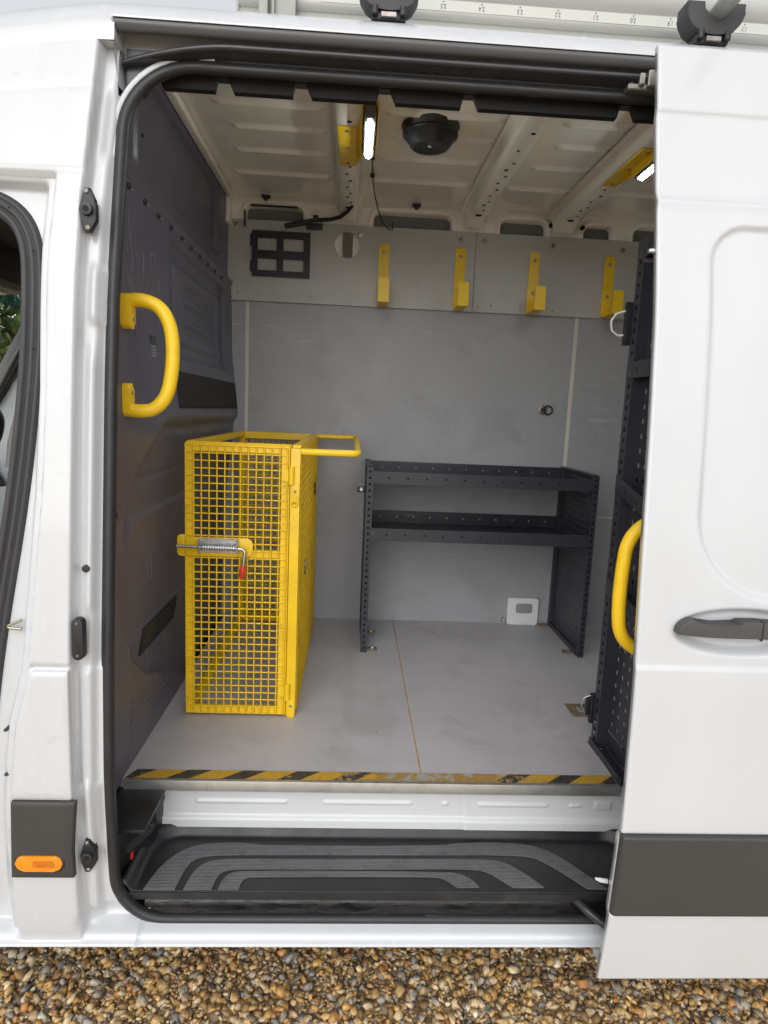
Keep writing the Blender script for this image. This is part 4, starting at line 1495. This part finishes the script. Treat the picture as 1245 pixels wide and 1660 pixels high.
# latch: yellow plate, galvanised spring bolt with red tip
lt = prism('latch_plate', rrect(-.640, -.408, 1.302, 1.368, (.022, .004, .004, .022)), 'y', y0 - .022, y0 - .017, YEL, cg_, .001)
prism('latch_keeper', rrect(-.672, -.642, 1.298, 1.375, (.004, .014, .014, .004)), 'y', y0 - .017, y0 - .012, YEL, lt, .001)
tube('bolt_rod', fillet([(-.668, y0 - .042, 1.338), (-.443, y0 - .042, 1.334), (-.432, y0 - .042, 1.326), (-.438, y0 - .044, 1.270)], .012, 5), .0058, GALV, lt, 10)
boxes('bolt_bracket', [((-.594, y0 - .050, 1.314), (-.588, y0 - .022, 1.364)), ((-.462, y0 - .050, 1.316), (-.456, y0 - .022, 1.364)), ((-.594, y0 - .026, 1.314), (-.456, y0 - .0222, 1.366))], GALV, lt, .002)
sp_ = []
for k in range(14 * 10 + 1):
    a = 2 * math.pi * k / 10
    sp_.append((-.586 + .122 * k / 140, y0 - .042 + .0115 * math.cos(a), 1.337 + .0115 * math.sin(a)))
tube('latch_spring', sp_, .0022, GALV, lt, 5)
tube('latch_red_tip', [(-.437, y0 - .044, 1.276), (-.439, y0 - .045, 1.262), (-.441, y0 - .046, 1.236), (-.442, y0 - .046, 1.230)], [.008, .0105, .0105, .006], RED, lt, 12)
prism('side_lock', circ(1.02, 1.20, .02, 14, .032), 'x', x1 + .016, x1 + .022, ZINC, cg_, .003)
prism('side_lock', circ(1.55, 1.45, .014, 12, .03), 'x', x1 + .016, x1 + .024, BLKPL, cg_, .003)

# ---- low two-tier shelf unit
su = thing('shelf_unit', 'low dark steel two-tier shelf unit against the grey far wall', 'shelving', (.53, 1.63, .70))
sx0, sx1, sy0, sy1, sz0, sz1 = .000, 1.072, 1.384, 1.872, .702, 1.578


def upright(x0, x1, y0, y1, z0, z1, parent, n):
    """U-shaped upright with a row of real slots on its front face"""
    o = perforated('upright', (x0, x1), (z0, z1), .010, 1, n, 'y', y0, ANTH, parent, ((x1 - x0) / 2, .02))
    boxes('upright_flange', [((x0, y0 + .001, z0), (x0 + .003, y1, z1)), ((x1 - .003, y0 + .001, z0), (x1, y1, z1))], ANTH, o)
    box('upright_back', (x0 + .003, y0 + .022, z0), (x1 - .003, y0 + .024, z1), DARK, o)
    return o


upright(sx0, sx0 + .030, sy0, sy0 + .03, sz0, sz1, su, 30)
upright(sx1 - .026, sx1, sy0, sy0 + .03, sz0, sz1, su, 30)
perforated('side_panel', (sy0 + .03, sy1), (sz0 + .02, sz1), .010, 13, 26, 'x', sx1 - .014, ANTH, su, (.025, .03))
perforated('side_panel', (sy0 + .03, sy1), (sz0 + .02, sz1), .010, 13, 26, 'x', sx0 + .014, ANTH, su, (.025, .03))
boxes('side_rail', [((sx1 - .03, sy0 + .03, sz0), (sx1 - .001, sy1, sz0 + .022)), ((sx1 - .03, sy0 + .03, sz1 - .010), (sx1 + .002, sy1, sz1 + .002)), ((sx1 - .030, sy1 - .03, sz0 + .022), (sx1 - .001, sy1, sz1 - .01))], ANTH, su, .0015)
boxes('side_rail', [((sx0 + .001, sy0 + .03, sz0), (sx0 + .028, sy1, sz0 + .022)), ((sx0 - .002, sy0 + .03, sz1 - .010), (sx0 + .028, sy1, sz1 + .002)), ((sx0 + .001, sy1 - .03, sz0 + .022), (sx0 + .028, sy1, sz1 - .01))], ANTH, su, .0015)
for zl, zh in ((1.504, 1.560), (1.240, 1.298)):
    sh = box('shelf', (sx0 + .031, sy0 + .006, zl + .004), (sx1 - .031, sy1 - .004, zl + .007), ANTH, su)
    lipf = perforated('front_lip', (sx0 + .0305, sx1 - .0265), (zl, zh), .009, 11, 1, 'y', sy0 + .004, ANTH, sh, (.07, (zh - zl) * .5))
    box('lip_backing', (sx0 + .034, sy0 + .012, zl + .001), (sx1 - .034, sy0 + .014, zh - .004), DARK, sh)
    perforated('rear_lip', (sx0 + .031, sx1 - .031), (zl + .008, zh + .012), .010, 11, 1, 'y', sy1 - .004, ANTH, sh, (.06, .030))
for (fx, fy) in ((sx0 + .032, sy0 + .022), (sx0 + .032, 1.64), (sx1 - .08, sy0 + .045), (sx1 - .085, 1.83)):
    f = box('foot_bracket', (fx, fy, .7015), (fx + .048, fy + .034, .709), RUST, su, .001)
    screw('foot_bolt', (fx + .026, fy + .017, .709), 'z', .010, ZINC, f, .008, 6)
ts = box('end_stop', (sx0 - .042, 1.44, 1.455), (sx0 - .001, 1.456, 1.482), BLKPL, su, .002)
screw('stop_bolt', (sx0 - .022, 1.440, 1.469), '-y', .011, GALV, ts, .008)

# ---- tall rack behind the door edge
tr = thing('tall_rack', 'tall dark perforated steel rack partly hidden behind the open door', 'shelving', (1.0, .44, .70))
rx0 = .812


def rack_side(x):
    up_ = perforated('upright', (.520, .568), (.705, 2.385), .013, 1, 48, 'x', x, ANTH, tr, (.024, .025))
    boxes('upright_flange', [((x, .566, .705), (x + .040, .5685, 2.385)), ((x, .5195, .705), (x + .036, .5215, 2.385))], ANTH, up_)
    box('upright_back', (x + .034, .522, .705), (x + .036, .566, 2.385), DARK, up_)
    perforated('side_panel', (.235, .520), (.78, 2.375), .0145, 6, 34, 'x', x + .034, ANTH, tr, (.030, .03))
    return up_


u1 = rack_side(rx0)
# shelf end lips, base bar, second side
for (ya, yb, za, zb, h) in ((.565, .30, 2.395, 2.395, .060), (.565, .30, 2.020, 2.020, .052), (.565, .28, 1.655, 1.59, .054), (.565, .28, 1.312, 1.262, .056)):
    sh = prism('shelf_lip', [(ya, za), (yb, zb), (yb, zb - h), (ya, za - h)], 'x', rx0 - .004, rx0 - .001, ANTH, tr, .0008)
    for t in (.30, .62):
        yy, zz = ya + (yb - ya) * t, za + (zb - za) * t - h * .5
        box('lip_slot', (rx0 - .0046, yy - .0022, zz - .009), (rx0 - .0039, yy + .0022, zz + .009), DARK, sh)
    raw('shelf_tray', [(rx0, .566, za - h + .006), (1.46, .566, za - h + .006), (1.46, .24, zb - h + .006), (rx0, .24, zb - h + .006)], [(0, 1, 2, 3)], ANTH, sh)
    box('shelf_front_lip', (rx0 + .03, .566, za - h + .002), (1.46, .5695, za), ANTH, sh)
cb = perforated('cross_bar', (.30, .520), (1.395, 1.430), .010, 5, 1, 'x', rx0 + .028, ANTH, tr, (.02, .0175))
bb = boxes('base_bar', [((rx0 - .010, .292, .7015), (rx0 + .026, .566, .706)), ((rx0 - .010, .292, .706), (rx0 - .006, .566, .727)), ((rx0 + .022, .292, .706), (rx0 + .026, .520, .727))], ANTH, tr, .001)
box('base_panel', (rx0 + .032, .30, .722), (rx0 + .036, .520, .772), ANTH, tr)
fb = box('floor_foot', (rx0 + .045, .43, .7015), (rx0 + .16, .52, .708), BLKPL, tr, .001)
screw('foot_bolt', (rx0 + .08, .475, .708), 'z', .012, RUST, fb, .012, 6)
for z in (.790, .752):
    screw('bolt', (rx0 - .001, .545, z), '-x', .007, ZINC, tr, .004, 8)
boxes('back_sheet', [((rx0 + .02, .225, .71), (1.46, .230, 1.95))], ANTH, tr)
# lashing loop brackets on the upright
lb = box('lashing_bracket', (rx0 - .020, .569, 2.075), (rx0 + .004, .590, 2.210), BLKPL, tr, .003)
tube('lashing_loop', fillet([(rx0 - .012, .582, 2.185), (rx0 - .048, .584, 2.172), (rx0 - .062, .584, 2.150), (rx0 - .058, .584, 2.120), (rx0 - .035, .584, 2.104), (rx0 - .012, .582, 2.108)], .012, 4), .0035, WPL, lb, 8)
lc = boxes('lower_catch', [((rx0 - .012, .570, .770), (rx0 + .010, .590, .880)), ((rx0 - .028, .572, .80), (rx0 - .010, .588, .865))], BLKPL, tr, .004)
tube('catch_wire', fillet([(rx0 - .010, .580, .872), (rx0 - .034, .582, .862), (rx0 - .042, .582, .835), (rx0 - .026, .580, .806)], .01, 4), .0028, GALV, lc, 8)

# ---- four yellow hooks on the upper wall board
def make_hook():
    h = thing('wall_hook', '', 'hook', (0, LW - .016, 2.352), 'yellow hooks along the upper wall board')
    bm = bmesh.new()
    w = .026
    bm_prism(bm, rrect(-w, w, 0, .302, (.010, .010, .002, .002)), 'y', 0, -.007, .001)
    for v in bm.verts:
        v.co += Vector((0, LW - .016, 2.352))
    me_o = frombm('back_bar', bm, YEL, h)
    bm = bmesh.new()
    bm_box(bm, (-w, -.150, 0), (w, -.007, .007), .001, 1)
    for v in bm.verts:
        v.co += Vector((0, LW - .016, 2.352))
    frombm('hook_arm', bm, YEL, h)
    bm = bmesh.new()
    bm_prism(bm, rrect(-w, w, .0, .112, (.008, .008, .003, .003)), 'y', -.150, -.160, .002)
    for v in bm.verts:
        v.co += Vector((0, LW - .016, 2.352))
    frombm('hook_tip', bm, YEL, h)
    for z in (.262, .105):
        screw('screw', (0, LW - .016 - .007, 2.352 + z), '-y', .009, ZINC, h, .004)
    return h


def copy_tree(o, parent=None):
    c = o.copy()
    COL.objects.link(c)
    c.parent = parent
    for ch in list(o.children):
        copy_tree(ch, c)
    return c


hook0 = make_hook()
for i, (x, lab) in enumerate(((.054, 'yellow wall hook nearest the round hole in the upper board'), (.440, 'yellow chipped wall hook just left of the joint between upper boards'),
                              (.818, 'yellow wall hook just right of the joint between upper boards'), (1.205, 'yellow wall hook nearest the tall dark rack'))):
    o = hook0 if i == 0 else copy_tree(hook0)
    o.location = (x, LW - .016, 2.352)
    o['label'] = lab

# ---- black mounting frame on the wall
mf = thing('mounting_frame', 'black mounting plate with four rectangular windows on the upper wall board', 'bracket', (-.457, LW - .016, 2.47))
fy0, fy1 = LW - .024, LW - .0165
a, b_, c_, d_ = -.600, -.314, 2.468, 2.684


def frame_plate():
    ux = [a, -.572, -.478, -.446, -.346, b_]
    vz = [c_, 2.497, 2.553, 2.592, 2.650, d_]
    bm = bmesh.new()
    vs = [[bm.verts.new((u, fy0, v)) for v in vz] for u in ux]
    for i in range(5):
        for j in range(5):
            if i in (1, 3) and j in (1, 3):
                continue
            bm.faces.new((vs[i][j], vs[i + 1][j], vs[i + 1][j + 1], vs[i][j + 1]))
    o = frombm('plate', bm, BLKPL, mf)
    s = o.modifiers.new('t', 'SOLIDIFY')
    s.thickness = .006
    s.offset = -1
    return o


frame_plate()
boxes('plate_tab', [((a - .010, fy0, 2.49), (a + .001, fy1, 2.545)), ((a - .010, fy0, 2.61), (a + .001, fy1, 2.668))], BLKPL, mf, .002)
for x in (-.586, -.331):
    for z in (2.486, 2.665):
        screw('screw', (x, fy0 - .003, z), '-y', .004, GALV, mf, .002, 8)

# ---- tie ring on the lining
rg = thing('tie_ring', 'small black lashing ring on a round plate on the grey far wall', 'ring', (.925, LW, 1.87))
screw('ring_plate', (.925, LW - .0005, 1.872), '-y', .026, ZINC, rg, .006, 18)
tube('ring', [(.950 + .022 * math.cos(2 * math.pi * k / 20), LW - .012, 1.872 + .022 * math.sin(2 * math.pi * k / 20)) for k in range(20)], .0042, BLKPL, rg, 8, True)
tube('ring_stud', [(.925, LW - .001, 1.872), (.930, LW - .016, 1.872)], .010, BLKPL, rg, 12)

# ---- LED lamps on yellow brackets
def led(label, xb, ya, yb, xl, dy, zl):
    t = thing('led_lamp', label, 'lamp', (xb, (ya + yb) / 2, 2.77), 'LED strip lamps on yellow ceiling brackets')
    br = box('bracket_plate', (xb - .034, ya, 2.7745), (xb + .030, yb, 2.7785), YEL, t, .001)
    raw('bracket_flange', [(xb + .030, ya + .01, 2.7765), (xb + .030, yb - .01, 2.7765), (xl - .026, yb - .02 + dy, zl - .018), (xl - .026, ya - .03 + dy, zl - .018)], [(0, 1, 2, 3)], YEL, t).modifiers.new('t', 'SOLIDIFY').thickness = .004
    bm = bmesh.new()
    bm_prism(bm, [(xl - .028, zl + .006), (xl - .028, zl - .022), (xl - .024, zl - .024), (xl - .020, zl + .002), (xl + .020, zl + .002), (xl + .024, zl - .024), (xl + .028, zl - .022), (xl + .028, zl + .006)], 'y', ya - .04 + dy, yb - .02 + dy)
    frombm('bracket_channel', bm, YEL, t)
    hs_ = prism('lamp_housing', rrect(xl - .019, xl + .019, ya - .035 + dy, yb - .03 + dy, .010, 4), 'z', zl + .001, zl - .030, LEDH, t, .004)
    tube('led_strip', [(xl, ya + .020 + dy, zl - .0285), (xl, ya + .026 + dy, zl - .0285), (xl, yb - .056 + dy, zl - .0285), (xl, yb - .050 + dy, zl - .0285)], [.008, .0118, .0118, .008], LEDM, hs_, 12)
    box('lamp_end_cap', (xl - .014, ya - .030 + dy, zl - .034), (xl + .014, ya - .005 + dy, zl - .029), LEDH, hs_, .002)
    box('lamp_end_cap', (xl - .012, yb - .045 + dy, zl - .034), (xl + .012, yb - .032 + dy, zl - .029), LEDH, hs_, .002)
    for k in range(3):
        yy = ya + .03 + (yb - ya - .06) * k / 2
        screw('bracket_screw', (xb - .002, yy, 2.7745), '-z', .008, ZINC, t, .003)
    return t


led('lit LED strip lamp on yellow bracket beside the first roof bow', -.124, .830, 1.185, -.050, -.163, 2.768)
led('lit LED strip lamp on yellow bracket at the top edge of the open door', .940, .850, 1.231, .978, -.165, 2.768)

# ---- round roof ventilator
vt = thing('roof_vent', 'black round roof ventilator bowl hanging from the pale ceiling', 'vent', (.170, .955, 2.842))
bm = bmesh.new()
n = 36
prof = [(.090, .0), (.092, -.006), (.086, -.014), (.084, -.020), (.088, -.026), (.086, -.032), (.080, -.034), (.062, -.060), (.058, -.064), (.050, -.064), (.046, -.060), (.012, -.058), (.0, -.058)]
prev = None
for (r_, dz) in prof:
    ring = [bm.verts.new((.170 + 1.14 * r_ * math.cos(2 * math.pi * k / n), .955 + 1.14 * r_ * math.sin(2 * math.pi * k / n), 2.848 + dz * 1.2)) for k in range(n)] if r_ > 0 else [bm.verts.new((.170, .955, 2.848 + dz * 1.2))]
    if prev:
        for k in range(n):
            if len(ring) == 1:
                bm.faces.new((prev[k], prev[(k + 1) % n], ring[0]))
            else:
                bm.faces.new((prev[k], prev[(k + 1) % n], ring[(k + 1) % n], ring[k]))
    prev = ring
frombm('vent_bowl', bm, BLKPL, vt, True, 40)
screw('vent_screw', (.170, .955, 2.778), '-z', .008, GALV, vt, .003)

# ================================================================== load on the roof
pk_ = thing('aluminium_plank', 'long pale aluminium plank with an upside-down measuring scale lying on the van roof', 'plank', (.8, .5, 2.86))
extrude_x('plank_face', [(.60, 2.862), (.455, 2.862), (.450, 2.866), (.450, 2.900), (.462, 2.902), (.462, 2.921), (.450, 2.923), (.450, 2.968), (.456, 2.970), (.456, 2.974), (.450, 2.976), (.450, 3.10), (.60, 3.10)], np.linspace(-.425, 3.0, 4), ALUW, pk_, None, False)
box('plank_groove', (-.42, .4605, 2.9025), (3.0, .4615, 2.9205), ALUD, pk_)
box('scale_tape', (-.20, .4485, 2.940), (3.0, .4497, 2.967), TAPEW, pk_)
prism('plank_end', [(.452, 2.864), (.60, 2.864), (.60, 3.10), (.452, 3.10)], 'x', -.432, -.4255, ALUD, pk_)
for i in range(0, 20):
    val = 2.7 - .1 * i
    x = .464 + (2.2 - val) * 1.08
    if x < .02 or x > 2.2:
        continue
    cu = bpy.data.curves.new('scale_number', 'FONT')
    cu.body = f'{val:.1f}'
    cu.size = .017
    cu.align_x = 'CENTER'
    cu.align_y = 'CENTER'
    to = bpy.data.objects.new('tmp', cu)
    COL.objects.link(to)
    me = bpy.data.meshes.new_from_object(to.evaluated_get(bpy.context.evaluated_depsgraph_get()))
    bpy.data.objects.remove(to)
    me.transform(Matrix.Translation((x, .4478, 2.9515)) @ Matrix.Rotation(R(180), 4, 'Y') @ Matrix.Rotation(R(90), 4, 'X') @ Matrix.Scale(.8, 4, (1, 0, 0)))
    link('scale_number', me, INK, pk_)
    prism('scale_arrow', [(x - .0022, 2.9640), (x + .0022, 2.9640), (x, 2.960)], 'y', .4475, .4484, INK, pk_, 0, False)
# grey upright of the roof rack behind the plank end
rp = thing('rack_post', 'grey weathered steel post standing at the left end of the roof plank', 'post', (-.30, .42, 2.85))
prism('post_face', [(-.352, 2.83), (-.268, 2.83), (-.262, 3.15), (-.362, 3.15)], 'y', .425, .440, ALUD, rp, .002)
box('post_flange', (-.362, .395, 2.83), (-.338, .4245, 3.15), ALUD, rp, .003)
box('post_flange', (-.330, .41, 2.83), (-.322, .4245, 3.15), ALUD, rp, .002)


# rubber cradles with clamps
def cradle(label, cx, cz, pole):
    t = thing('roof_cradle', label, 'clamp', (cx, .33, cz - .07), 'black pole cradles on the roof edge')
    pts = []
    for k in range(21):
        a = R(180 + 180 * k / 20)
        pts.append((cx + .078 * math.cos(a), cz + .055 * math.sin(a)))
    pts.append((cx + .078, cz + .024))
    pts.append((cx + .032, cz + .024))
    for k in range(13):
        a = R(360 - 180 * k / 12)
        pts.append((cx + .030 * math.cos(a), cz + .004 + .026 * math.sin(a)))
    pts.append((cx - .032, cz + .024))
    pts.append((cx - .078, cz + .024))
    prism('cradle_block', pts, 'y', .300, .365, RUBG, t, .006)
    boxes('cradle_base', [((cx - .045, .31, cz - .073), (cx + .045, .36, cz - .050))], BLKPL, t, .003)
    boxes('cradle_clip', [((cx - .020, .300, cz - .070), (cx + .020, .308, cz - .058))], ZINC, t, .001)
    for s in (-1, 1):
        tube('clamp_bolt', [(cx + s * .036, .302, cz - .066), (cx + s * .036, .302, cz - .046)], .009, BLKPL, t, 8)
    return t


cradle('black rubber pole cradle on the roof edge above the lit lamp', -.015, 2.905, False)
cradle('black rubber pole cradle holding a galvanised tube above the sliding door', .846, 2.905, True)
pt = thing('roof_tube', 'rusty galvanised tube held in the black cradle above the sliding door', 'tube', (.85, .33, 2.905))
tube('tube_body', [(.846, .60, 2.895), (.850, .36, 2.900), (.872, .12, 2.935), (.905, -.22, 2.985)], .0225, RUSTG, pt, 18)

# ================================================================== beyond the cab window
fe = thing('garden_fence', 'light wooden board fence seen through the far cab window', 'fence', (-4.2, 6.0, 0))
for i in range(26):
    x = -7.0 + i * .20
    hgt = 1.98 + random.uniform(-.01, .01)
    box('board', (x, 6.0, .05), (x + .193, 6.02 + .003 * (i % 2), hgt), WOOD, fe, .003, 1)
for x in (-7.0, -5.2, -3.4, -1.8):
    box('post', (x, 6.03, 0), (x + .1, 6.13, 2.05), WOOD, fe)
for z in (.3, 1.1, 1.7):
    box('rail', (-7.0, 5.955, z), (-1.8, 5.998, z + .07), WOOD, fe)


def make_tree(label, x, y, h, cr, seed):
    r = np.random.default_rng(seed)
    t = thing('garden_tree', label, 'tree', (x, y, 0), 'green trees beyond the fence')
    bm = bmesh.new()
    bm_tube(bm, [(x, y, 0), (x + .05, y, h * .3), (x - .05, y + .05, h * .6), (x, y, h * .85)], [.16, .13, .09, .03], 10)
    tips = []
    for k in range(14):
        a = r.uniform(0, 6.28)
        z0 = h * r.uniform(.22, .7)
        e = Vector((x + cr * r.uniform(.4, .9) * math.cos(a), y + cr * r.uniform(.4, .9) * math.sin(a), z0 + h * r.uniform(.05, .3)))
        mid = Vector((x, y, z0)).lerp(e, .5) + Vector((0, 0, .15))
        bm_tube(bm, [(x, y, z0), mid, e], [.05, .03, .012], 6)
        tips += [e, mid]
    frombm('trunk', bm, BARK, t, True)
    n = 9000
    tp = np.array([v[:] for v in tips])
    c = tp[r.integers(0, len(tp), n)] + r.normal(0, cr * .22, (n, 3))
    s = r.uniform(.05, .10, n)
    d1 = r.normal(size=(n, 3))
    d1 /= np.linalg.norm(d1, axis=1, keepdims=True)
    d2 = np.cross(d1, r.normal(size=(n, 3)))
    d2 /= np.linalg.norm(d2, axis=1, keepdims=True)
    V = np.stack([c + d1 * s[:, None], c + d2 * s[:, None] * .5, c - d1 * s[:, None], c - d2 * s[:, None] * .5], 1).reshape(-1, 3)
    me = bpy.data.meshes.new('crown')
    me.from_pydata(V.tolist(), [], np.arange(n * 4).reshape(n, 4).tolist())
    link('crown', me, LEAF, t)


make_tree('leafy green tree beyond the fence, nearest the cab windscreen', -5.2, 8.6, 5.0, 2.0, 3)
make_tree('leafy green tree further left beyond the fence', -8.0, 9.5, 5.5, 2.2, 5)


# ================================================================== wear: scratches and rub marks
SCR = mat('scratch', (0.24, 0.235, 0.25), 0.6)
RUB = mat('rub_mark', (0.26, 0.255, 0.25), 0.6)
SCL = mat('light_scratch', (0.46, 0.45, 0.45), 0.6)


def marks(name, strokes, material, parent, r):
    bm = bmesh.new()
    for st_ in strokes:
        bm_tube(bm, st_, r, 4, False, False)
    o = frombm(name, bm, material, parent)
    o['kind'] = 'stuff'
    return o


st_list = []
for k in range(26):
    y = random.uniform(.30, .62)
    z = random.uniform(2.10, 2.36)
    ln = random.uniform(.02, .14)
    dy = random.uniform(-.05, .06)
    pts = []
    for q in range(6):
        t = q / 5
        yy, zz = y + dy * t + .008 * math.sin(4 * t + k), z - ln * t
        pts.append((bx(yy, zz) + .0006, yy, zz))
    st_list.append(pts)
for k in range(10):
    y, z, ln = random.uniform(.30, .60), random.uniform(1.0, 1.5), random.uniform(.03, .12)
    st_list.append([(bx(y + .02 * t, z - ln * t) + .0006, y + .02 * t, z - ln * t) for t in (0, .33, .66, 1)])
marks('scratches', st_list, SCR, BH, .0006)
wl, wd = [], []
for k in range(46):
    x, z = random.uniform(-.55, 1.0), random.uniform(.75, 2.3)
    a = random.choice((0, 0, 1.5)) + random.uniform(-.3, .3)
    ln = random.uniform(.01, .06)
    p = [(x + math.cos(a) * ln * t, LW + .0002, z + math.sin(a) * ln * t + .004 * math.sin(5 * t)) for t in (0, .3, .6, 1)]
    (wl if k % 3 else wd).append(p)
WB = [o for o in VAN.children if o.name.startswith('wall_board')][1]
marks('scratches', wl, SCL, WB, .0007)
marks('rub_marks', wd, RUB, WB, .0016)
fl = []
for k in range(14):
    x, y = random.uniform(-.2, .8), random.uniform(.4, 1.3)
    a, ln = random.uniform(0, 3.1), random.uniform(.02, .10)
    fl.append([(x + math.cos(a) * ln * t, y + math.sin(a) * ln * t, .7001) for t in (0, .5, 1)])
marks('scratches', fl, SCL, [o for o in VAN.children if o.name.startswith('floor_board')][1], .0004)
